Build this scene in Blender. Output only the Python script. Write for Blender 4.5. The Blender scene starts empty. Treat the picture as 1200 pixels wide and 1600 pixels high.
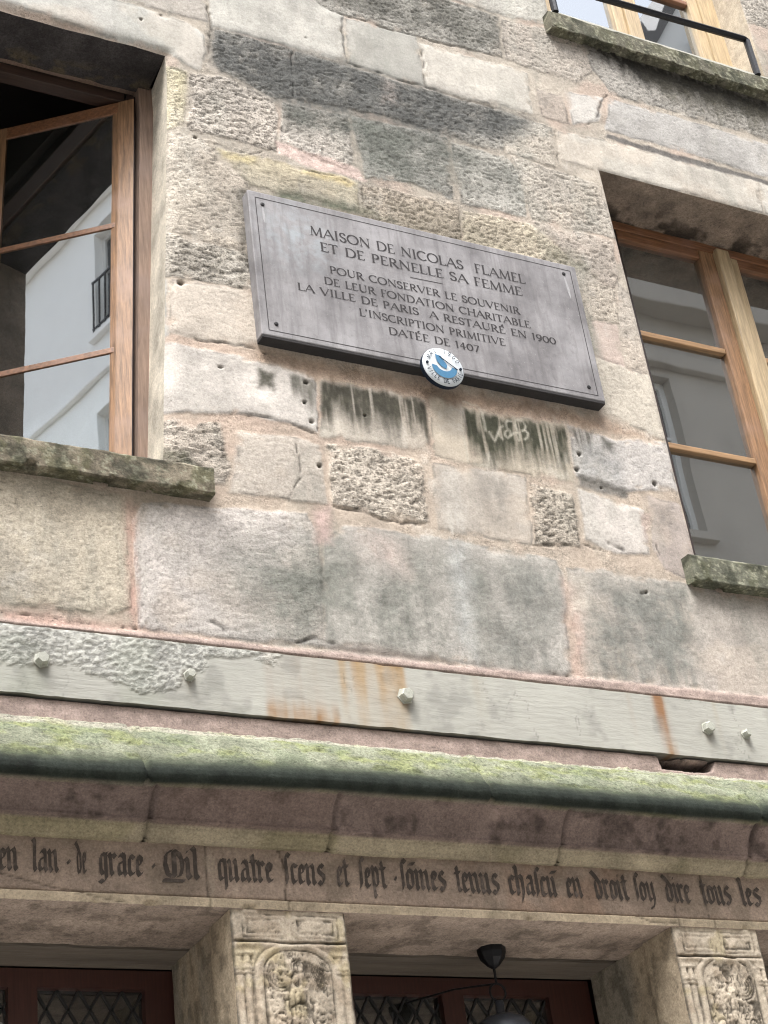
import bpy, bmesh, math, random
import numpy as np
from mathutils import Vector, Matrix
R = math.radians
random.seed(7)
sc = bpy.context.scene
C = sc.collection

# ------------------------------------------------------------------ camera
yaw, pitch, roll = 0.52867355, 0.54328867, -0.13938922
fw = Vector((math.sin(yaw)*math.cos(pitch), math.cos(yaw)*math.cos(pitch), math.sin(pitch)))
rt = Vector((math.cos(yaw), -math.sin(yaw), 0)); up = rt.cross(fw)
rr = rt*math.cos(roll) + up*math.sin(roll); uu = up*math.cos(roll) - rt*math.sin(roll)
cam = bpy.data.cameras.new('camera'); co = bpy.data.objects.new('camera', cam); C.objects.link(co)
M = Matrix((rr, uu, -fw)).transposed().to_4x4(); M.translation = Vector((0, -4.0, 1.6))
co.matrix_world = M
cam.sensor_fit = 'VERTICAL'; cam.sensor_height = 24; cam.lens = 24*2670.7/1600
cam.clip_end = 500; cam.clip_start = .05
sc.camera = co

# ------------------------------------------------------------------ light
SUN_EL, SUN_AZ = R(62), R(-142)      # azimuth measured from +y towards +x
w = bpy.data.worlds.new('World'); sc.world = w; w.use_nodes = True
nt = w.node_tree; bg = nt.nodes['Background']
sk = nt.nodes.new('ShaderNodeTexSky'); sk.sky_type = 'NISHITA'; sk.sun_disc = False
sk.sun_elevation = SUN_EL; sk.sun_rotation = SUN_AZ; sk.dust_density = 4; sk.air_density = 1.2; sk.ozone_density = 1
hs = nt.nodes.new('ShaderNodeHueSaturation'); hs.inputs['Saturation'].default_value = .36
nt.links.new(sk.outputs[0], hs.inputs['Color']); nt.links.new(hs.outputs[0], bg.inputs['Color'])
bg.inputs['Strength'].default_value = .15
sl = bpy.data.lights.new('sun', 'SUN'); so = bpy.data.objects.new('sun', sl); C.objects.link(so)
sl.energy = 1.5; sl.angle = R(35); sl.color = (1, 1, .995)
sd = Vector((math.sin(SUN_AZ)*math.cos(SUN_EL), math.cos(SUN_AZ)*math.cos(SUN_EL), math.sin(SUN_EL)))
so.rotation_euler = sd.to_track_quat('Z', 'Y').to_euler(); so.location = (0, -6, 30)
sc.view_settings.view_transform = 'Standard'; sc.view_settings.look = 'None'
sc.view_settings.exposure = 2.03; sc.view_settings.gamma = 1
sc.render.engine = 'CYCLES'
sc.cycles.use_denoising = True; sc.cycles.filter_width = 1.1
sc.cycles.max_bounces = 8; sc.cycles.diffuse_bounces = 4; sc.cycles.transparent_max_bounces = 12

# ------------------------------------------------------------------ numpy noise
def _lat(seed, n=256):
    return np.random.RandomState(seed).rand(n, n)
_LC = {}
def vn(x, z, s, seed=0):
    """smooth value noise, feature size s"""
    if seed not in _LC: _LC[seed] = _lat(seed+11)
    L = _LC[seed]
    u = x/s + 31.7*seed; v = z/s + 17.3*seed
    i = np.floor(u).astype(int); j = np.floor(v).astype(int)
    a = u-i; b = v-j
    a = a*a*(3-2*a); b = b*b*(3-2*b)
    i0 = i & 255; i1 = (i+1) & 255; j0 = j & 255; j1 = (j+1) & 255
    return (L[i0, j0]*(1-a)+L[i1, j0]*a)*(1-b) + (L[i0, j1]*(1-a)+L[i1, j1]*a)*b
def fb(x, z, s, seed=0, o=4, g=.5):
    t = 0; a = 1; n = 0
    for k in range(o):
        t = t + a*vn(x, z, s/2**k, seed+k*3); n += a; a *= g
    return t/n
def ss(e0, e1, x):
    t = np.clip((x-e0)/(e1-e0), 0, 1); return t*t*(3-2*t)
def lin(c, k=1.0):
    c = np.array(c, float)/255
    return np.where(c <= .04045, c/12.92, ((c+.055)/1.055)**2.4)*k
def sdf(poly, X, Z):
    """signed distance, positive inside"""
    p = np.array(poly, float); n = len(p)
    d = np.full(X.shape, 1e9); ins = np.zeros(X.shape, bool)
    for k in range(n):
        a = p[k]; b = p[(k+1) % n]; e = b-a
        t = np.clip(((X-a[0])*e[0]+(Z-a[1])*e[1])/(e@e+1e-12), 0, 1)
        d = np.minimum(d, (X-a[0]-t*e[0])**2+(Z-a[1]-t*e[1])**2)
        c = (a[1] > Z) != (b[1] > Z)
        with np.errstate(divide='ignore', invalid='ignore'):
            xi = a[0]+(Z-a[1])*e[0]/(e[1] if e[1] != 0 else 1e-12)
        ins ^= c & (X < xi)
    d = np.sqrt(d)
    return np.where(ins, d, -d)
def pdist(pts, X, Z):
    d = np.full(X.shape, 1e9)
    for a, b in zip(pts[:-1], pts[1:]):
        a = np.array(a, float); b = np.array(b, float); e = b-a
        t = np.clip(((X-a[0])*e[0]+(Z-a[1])*e[1])/(e@e+1e-12), 0, 1)
        d = np.minimum(d, (X-a[0]-t*e[0])**2+(Z-a[1]-t*e[1])**2)
    return np.sqrt(d)

# ------------------------------------------------------------------ object helpers
def link(o, parent=None):
    C.objects.link(o)
    if parent: o.parent = parent
    return o
def empty(name, label=None, cat=None, loc=(0, 0, 0), group=None):
    o = bpy.data.objects.new(name, None); o.empty_display_size = .2; link(o); o.location = loc
    if label: o['label'] = label; o['category'] = cat
    if group: o['group'] = group
    return o
def sheets(name, parts, m, parent=None):
    """parts: list of (P (a,b,3), col (a,b,3), rough (a,b), cellmask or None) -> ONE mesh"""
    vs = []; fs = []; cs = []; base = 0
    for P, col, rough, mask in parts:
        a, b = P.shape[:2]
        idx = np.arange(a*b).reshape(a, b)+base
        q = np.stack([idx[:-1, :-1], idx[1:, :-1], idx[1:, 1:], idx[:-1, 1:]], -1).reshape(-1, 4)
        if mask is not None: q = q[mask.reshape(-1)]
        vs.append(P.reshape(-1, 3)); fs.append(q); base += a*b
        cs.append(np.concatenate([np.broadcast_to(col, (a, b, 3)), np.broadcast_to(np.asarray(rough, float), (a, b))[..., None]], -1).reshape(-1, 4))
    v = np.concatenate(vs); q = np.concatenate(fs); c = np.concatenate(cs)
    used = np.zeros(len(v), bool); used[q.reshape(-1)] = True
    rm = np.cumsum(used)-1; v = v[used]; c = c[used]; q = rm[q]
    me = bpy.data.meshes.new(name)
    me.vertices.add(len(v)); me.vertices.foreach_set('co', v.astype(np.float32).ravel())
    me.loops.add(q.size); me.loops.foreach_set('vertex_index', q.astype(np.int32).ravel())
    me.polygons.add(len(q)); me.polygons.foreach_set('loop_start', np.arange(0, q.size, 4, dtype=np.int32))
    me.polygons.foreach_set('use_smooth', np.ones(len(q), bool))
    at = me.color_attributes.new('col', 'FLOAT_COLOR', 'POINT')
    at.data.foreach_set('color', c.astype(np.float32).ravel())
    me.update(calc_edges=True); me.validate()
    me.materials.append(m)
    return link(bpy.data.objects.new(name, me), parent)
class MB:
    def __init__(s): s.bm = bmesh.new()
    def box(s, x0, x1, y0, y1, z0, z1, bev=0, fn=None):
        vs = [s.bm.verts.new((x, y, z)) for x in (x0, x1) for y in (y0, y1) for z in (z0, z1)]
        fs = [s.bm.faces.new([vs[i] for i in f]) for f in ((0, 1, 3, 2), (4, 6, 7, 5), (0, 4, 5, 1), (2, 3, 7, 6), (0, 2, 6, 4), (1, 5, 7, 3))]
        if bev:
            es = list({e for f in fs for e in f.edges})
            r = bmesh.ops.bevel(s.bm, geom=es, offset=bev, segments=2, affect='EDGES', profile=.6)
        return s
    def bar(s, p, q, w, h, upv=(0, 0, 1), bev=0):
        p = Vector(p); q = Vector(q); d = (q-p).normalized(); u = Vector(upv)
        a = d.cross(u).normalized(); b = a.cross(d)
        vs = [s.bm.verts.new(pt+a*sx*w/2+b*sz*h/2) for pt in (p, q) for sx in (-1, 1) for sz in (-1, 1)]
        for f in ((0, 1, 3, 2), (4, 6, 7, 5), (0, 4, 5, 1), (2, 3, 7, 6), (0, 2, 6, 4), (1, 5, 7, 3)):
            s.bm.faces.new([vs[i] for i in f])
        return s
    def tube(s, pts, r, n=10, closed=False):
        pts = [Vector(p) for p in pts]; rings = []
        for i, p in enumerate(pts):
            if closed: d = pts[(i+1) % len(pts)]-pts[i-1]
            else: d = pts[min(i+1, len(pts)-1)]-pts[max(i-1, 0)]
            d.normalize(); a = d.orthogonal() if abs(d.y) > .9 else d.cross(Vector((0, 1, 0)))
            a.normalize(); b = d.cross(a)
            rad = r[i] if isinstance(r, (list, tuple)) else r
            rings.append([s.bm.verts.new(p+(a*math.cos(t)+b*math.sin(t))*rad) for t in [2*math.pi*k/n for k in range(n)]])
        m = len(rings)
        for i in range(m if closed else m-1):
            A = rings[i]; B = rings[(i+1) % m]
            for k in range(n): s.bm.faces.new((A[k], A[(k+1) % n], B[(k+1) % n], B[k]))
        if not closed:
            s.bm.faces.new(rings[0][::-1]); s.bm.faces.new(rings[-1])
        return s
    def lathe(s, prof, loc, n=24, axis='z', rot=0):
        rings = []
        for r, h in prof:
            ring = []
            for k in range(n):
                t = 2*math.pi*k/n+rot
                if axis == 'z': v = (r*math.cos(t), r*math.sin(t), h)
                else: v = (r*math.cos(t), h, r*math.sin(t))
                ring.append(s.bm.verts.new(Vector(v)+Vector(loc)))
            rings.append(ring)
        for A, B in zip(rings[:-1], rings[1:]):
            for k in range(n): s.bm.faces.new((A[k], A[(k+1) % n], B[(k+1) % n], B[k]))
        s.bm.faces.new(rings[0][::-1]); s.bm.faces.new(rings[-1])
        return s
    def poly(s, pts):
        s.bm.faces.new([s.bm.verts.new(p) for p in pts]); return s
    def prism(s, pts, depth):
        """pts: 3d outline, depth: vector"""
        a = [s.bm.verts.new(p) for p in pts]; b = [s.bm.verts.new(Vector(p)+Vector(depth)) for p in pts]
        s.bm.faces.new(a); s.bm.faces.new(b[::-1]); n = len(a)
        for i in range(n): s.bm.faces.new((a[i], b[i], b[(i+1) % n], a[(i+1) % n]))
        return s
    def xf(s, f):
        for v in s.bm.verts: v.co = Vector(f(v.co))
        return s
    def build(s, name, m, parent=None, smooth=False):
        me = bpy.data.meshes.new(name)
        bmesh.ops.recalc_face_normals(s.bm, faces=s.bm.faces)
        if smooth:
            for f in s.bm.faces: f.smooth = True
        s.bm.to_mesh(me); s.bm.free(); me.materials.append(m)
        return link(bpy.data.objects.new(name, me), parent)

class EB:
    """boxes that each become an object of their own"""
    def __init__(s): s.b = []; s.f = None
    def box(s, *a): s.b.append(a); return s
    def xf(s, f): s.f = f; return s
    def build(s, name, m, parent=None):
        for a in s.b:
            k = MB().box(*a)
            if s.f: k.xf(s.f)
            k.build(name, m, parent)
def lattice(name, xs, zs, y0, y1, open_, m, parent, fn=None):
    """one connected frame: a grid of cells, solid except where open_(x, z) holds at the cell's middle"""
    bm = bmesh.new(); V = {}
    nx, nz = len(xs)-1, len(zs)-1
    sol = [[not open_((xs[i]+xs[i+1])/2, (zs[j]+zs[j+1])/2) for j in range(nz)] for i in range(nx)]
    def v(i, j, k):
        if (i, j, k) not in V: V[i, j, k] = bm.verts.new((xs[i], (y0, y1)[k], zs[j]))
        return V[i, j, k]
    S = lambda i, j: 0 <= i < nx and 0 <= j < nz and sol[i][j]
    for i in range(nx):
        for j in range(nz):
            if not sol[i][j]: continue
            for k in (0, 1): bm.faces.new([v(i, j, k), v(i+1, j, k), v(i+1, j+1, k), v(i, j+1, k)])
            for (di, dj, a, b) in ((-1, 0, (i, j), (i, j+1)), (1, 0, (i+1, j), (i+1, j+1)), (0, -1, (i, j), (i+1, j)), (0, 1, (i, j+1), (i+1, j+1))):
                if not S(i+di, j+dj): bm.faces.new([v(*a, 0), v(*b, 0), v(*b, 1), v(*a, 1)])
    if fn:
        for q in bm.verts: q.co = Vector(fn(q.co))
    bmesh.ops.recalc_face_normals(bm, faces=bm.faces)
    me = bpy.data.meshes.new(name); bm.to_mesh(me); bm.free(); me.materials.append(m)
    return link(bpy.data.objects.new(name, me), parent)

# ------------------------------------------------------------------ materials
def mat(name):
    m = bpy.data.materials.new(name); m.use_nodes = True
    t = m.node_tree; return m, t, t.nodes['Principled BSDF']
def node(t, typ, **k):
    n = t.nodes.new(typ)
    for a, v in k.items():
        if a in n.inputs: n.inputs[a].default_value = v
        else: setattr(n, a, v)
    return n
def noise(t, vec, scale, detail=4, rough=.55, dim='3D'):
    n = node(t, 'ShaderNodeTexNoise'); n.inputs['Scale'].default_value = scale
    n.inputs['Detail'].default_value = detail; n.inputs['Roughness'].default_value = rough
    if vec is not None: t.links.new(vec, n.inputs['Vector'])
    return n.outputs['Fac']
def mth(t, op, a, b=None, c=None, clamp=False):
    n = node(t, 'ShaderNodeMath'); n.operation = op; n.use_clamp = clamp
    for i, v in enumerate((a, b, c)):
        if v is None: continue
        if isinstance(v, (int, float)): n.inputs[i].default_value = v
        else: t.links.new(v, n.inputs[i])
    return n.outputs[0]
def mrange(t, v, a, b, c=0., d=1.):
    n = node(t, 'ShaderNodeMapRange'); n.clamp = True
    t.links.new(v, n.inputs[0])
    for i, x in enumerate((a, b, c, d)):
        if isinstance(x, (int, float)): n.inputs[i+1].default_value = x
        else: t.links.new(x, n.inputs[i+1])
    return n.outputs[0]
def mixc(t, fac, a, b, mode='MIX'):
    n = node(t, 'ShaderNodeMix'); n.data_type = 'RGBA'; n.blend_type = mode; n.clamp_factor = True
    for i, v in ((0, fac), (6, a), (7, b)):
        if isinstance(v, (int, float)): n.inputs[i].default_value = v
        elif isinstance(v, (tuple, list, np.ndarray)): n.inputs[i].default_value = (v[0], v[1], v[2], 1)
        else: t.links.new(v, n.inputs[i])
    return n.outputs[2]
def mapping(t, scale=(1, 1, 1)):
    tc = node(t, 'ShaderNodeTexCoord'); mp = node(t, 'ShaderNodeMapping'); mp.inputs['Scale'].default_value = scale
    t.links.new(tc.outputs['Object'], mp.inputs['Vector']); return mp.outputs[0]
def bump(t, p, h, strength=.5, dist=.01):
    b = node(t, 'ShaderNodeBump'); b.inputs['Strength'].default_value = strength; b.inputs['Distance'].default_value = dist
    t.links.new(h, b.inputs['Height']); t.links.new(b.outputs[0], p.inputs['Normal']); return b

def stone_mat(name, pit=1.0, tool=1.0, grain=.22):
    """albedo from the mesh's own stone map; grain, pores, tooling and cracks in the shader"""
    m, t, p = mat(name)
    at = node(t, 'ShaderNodeAttribute'); at.attribute_name = 'col'
    col, rg = at.outputs['Color'], at.outputs['Alpha']
    v = mapping(t); vt = mapping(t, (1, 1, 3.2)); vs = mapping(t, (1, 1, .28))
    n1 = noise(t, v, 9, 5, .6); n2 = noise(t, v, 75, 6, .7); n3 = noise(t, v, 175, 4, .7)
    tl = noise(t, vt, 62, 4, .6); st = noise(t, vs, 26, 4, .6)
    # brightness variation
    f = mth(t, 'ADD', mth(t, 'MULTIPLY', mth(t, 'SUBTRACT', n1, .5), .55), mth(t, 'MULTIPLY', mth(t, 'SUBTRACT', n2, .5), mth(t, 'ADD', mth(t, 'MULTIPLY', rg, 1.5), .45)))
    f = mth(t, 'ADD', f, mth(t, 'MULTIPLY', mth(t, 'SUBTRACT', n3, .5), mth(t, 'ADD', mth(t, 'MULTIPLY', rg, 1.7), .5)))
    f = mth(t, 'ADD', f, mth(t, 'MULTIPLY', mth(t, 'SUBTRACT', tl, .5), mth(t, 'MULTIPLY', rg, .6*tool)))
    f = mth(t, 'ADD', f, mth(t, 'MULTIPLY', mth(t, 'SUBTRACT', st, .5), .22))
    f = mth(t, 'ADD', f, 1.0)
    vm = node(t, 'ShaderNodeVectorMath'); vm.operation = 'SCALE'; t.links.new(col, vm.inputs[0]); t.links.new(f, vm.inputs['Scale'])
    c = vm.outputs[0]
    # pores
    pv = noise(t, mapping(t, (1, 1, 1.9)), 105, 4, .65)
    th = mth(t, 'SUBTRACT', .665, mth(t, 'MULTIPLY', rg, .1*pit))
    pore = mrange(t, pv, th, mth(t, 'ADD', th, .05))
    pore = mth(t, 'MULTIPLY', pore, mth(t, 'ADD', mth(t, 'MULTIPLY', rg, .7*pit), .14))
    c = mixc(t, pore, c, mixc(t, .75, c, (.045, .04, .034)))
    t.links.new(c, p.inputs['Base Color'])
    p.inputs['Roughness'].default_value = .92; p.inputs['Specular IOR Level'].default_value = .18
    h = mth(t, 'ADD', mth(t, 'MULTIPLY', n2, mth(t, 'ADD', mth(t, 'MULTIPLY', rg, .55), .15)), mth(t, 'MULTIPLY', n3, mth(t, 'ADD', mth(t, 'MULTIPLY', rg, .5), .12)))
    h = mth(t, 'ADD', h, mth(t, 'MULTIPLY', tl, mth(t, 'MULTIPLY', rg, .5*tool)))
    h = mth(t, 'SUBTRACT', h, mth(t, 'MULTIPLY', pore, 1.1))
    bump(t, p, h, .6, .006)
    return m
STONE = stone_mat('weathered_limestone')
CARVED = stone_mat('carved_limestone', .5, .3)

def simple(name, rgb, rough=.6, metal=0, var=.25, scale=20, b=.2, bd=.003, stretch=(1, 1, 1), spec=.5):
    m, t, p = mat(name); v = mapping(t, stretch)
    n = noise(t, v, scale, 5, .6); n2 = noise(t, v, scale*6, 3, .6)
    f = mth(t, 'ADD', 1-var*.75, mth(t, 'ADD', mth(t, 'MULTIPLY', n, var), mth(t, 'MULTIPLY', n2, var*.5)))
    vm = node(t, 'ShaderNodeVectorMath'); vm.operation = 'SCALE'; vm.inputs[0].default_value = rgb; t.links.new(f, vm.inputs['Scale'])
    t.links.new(vm.outputs[0], p.inputs['Base Color']); p.inputs['Roughness'].default_value = rough; p.inputs['Metallic'].default_value = metal
    p.inputs['Specular IOR Level'].default_value = spec
    if b: bump(t, p, mth(t, 'ADD', n, n2), b, bd)
    return m
def wood(name, rgb, axis, dark=.45, rough=.5, weather=0.):
    """axis = direction of the grain"""
    m, t, p = mat(name)
    sc_ = {'x': (.06, 1, 1), 'y': (1, .06, 1), 'z': (1, 1, .06)}[axis]
    v = mapping(t, sc_); g = noise(t, v, 120, 5, .65); g2 = noise(t, v, 420, 3, .6); b = noise(t, mapping(t), 7, 3, .5)
    c = mixc(t, mrange(t, g, .32, .68), tuple(x*dark for x in rgb), tuple(x*1.15 for x in rgb))
    c = mixc(t, mrange(t, g2, .35, .75, 0, .35), c, tuple(x*dark*.6 for x in rgb))
    c = mixc(t, mrange(t, b, .5, .7, 0, .3+weather), c, (rgb[0]*.8+.05*weather, rgb[1]*.8+.06*weather, rgb[2]*.85+.08*weather))
    t.links.new(c, p.inputs['Base Color']); p.inputs['Roughness'].default_value = rough
    bump(t, p, mth(t, 'ADD', g, g2), .25, .002)
    return m
def glass(name, fac, tint=(.75, .8, .78), wav=.06, dust=.03):
    m, t, p = mat(name); t.nodes.remove(p)
    o = t.nodes['Material Output']
    tr = node(t, 'ShaderNodeBsdfTransparent'); tr.inputs[0].default_value = (*tint, 1)
    gl = node(t, 'ShaderNodeBsdfGlossy'); gl.inputs['Roughness'].default_value = .012; gl.inputs['Color'].default_value = (.9, .93, .95, 1)
    n = noise(t, mapping(t), 3.5, 1, .4); b = node(t, 'ShaderNodeBump'); b.inputs['Strength'].default_value = wav; b.inputs['Distance'].default_value = .02
    t.links.new(n, b.inputs['Height']); t.links.new(b.outputs[0], gl.inputs['Normal'])
    fr = node(t, 'ShaderNodeFresnel'); fr.inputs['IOR'].default_value = 1.5
    mx = node(t, 'ShaderNodeMixShader'); t.links.new(mth(t, 'ADD', mth(t, 'MULTIPLY', fr.outputs[0], 1.0), fac, clamp=True), mx.inputs[0])
    t.links.new(tr.outputs[0], mx.inputs[1]); t.links.new(gl.outputs[0], mx.inputs[2])
    df = node(t, 'ShaderNodeBsdfDiffuse'); df.inputs[0].default_value = (.42, .41, .38, 1)
    dn = mth(t, 'ADD', mth(t, 'MULTIPLY', noise(t, mapping(t, (1, 1, .35)), 7, 5, .65), dust*1.6), mth(t, 'MULTIPLY', mrange(t, noise(t, mapping(t), 60, 4, .7), .62, .75), dust))
    m2 = node(t, 'ShaderNodeMixShader'); t.links.new(dn, m2.inputs[0]); t.links.new(mx.outputs[0], m2.inputs[1]); t.links.new(df.outputs[0], m2.inputs[2]); t.links.new(m2.outputs[0], o.inputs[0])
    return m

OAK_Z = wood('oak_upright', (.34, .19, .098), 'z', .4, .5, .5); OAK_X = wood('oak_rail', (.27, .125, .06), 'x', .4, .5, .4)
PALE_Z = wood('pale_wood_upright', (.50, .38, .23), 'z', .6); PALE_X = wood('pale_wood_rail', (.40, .24, .12), 'x', .6)
GREYW_Z = wood('weathered_frame_wood', (.25, .17, .125), 'z', .6, .8, .3)
DARKW_Z = wood('dark_frame_wood', (.035, .02, .016), 'z', .6); DARKW_X = wood('dark_rail_wood', (.05, .028, .02), 'x', .6)
RED_Z = wood('dark_red_paint_upright', (.060, .020, .014), 'z', .7, .5); RED_X = wood('dark_red_paint_rail', (.055, .018, .013), 'x', .7, .5)
GLASS = glass('window_glass', .46, (.75, .8, .78), .014, .02); GLASS2 = glass('dim_window_glass', .36, (.75, .8, .78), .016, .07); GLASS3 = glass('upper_window_glass', .30, (.75, .8, .78), .01)
GLASS4 = glass('leaded_glass', .16, (.35, .38, .36), .25, .05)
IRON = simple('black_iron', (.012, .012, .014), .45, .6, .3, 30)
LEAD = simple('lead_came', (.03, .03, .03), .6, .3)
SOOT = simple('sooty_render', (.02, .019, .02), .9, 0, .8, 14, .5, .01)
ROOM = simple('dark_room_plaster', (.05, .042, .038), .9, 0, .3, 3, 0)

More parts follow.
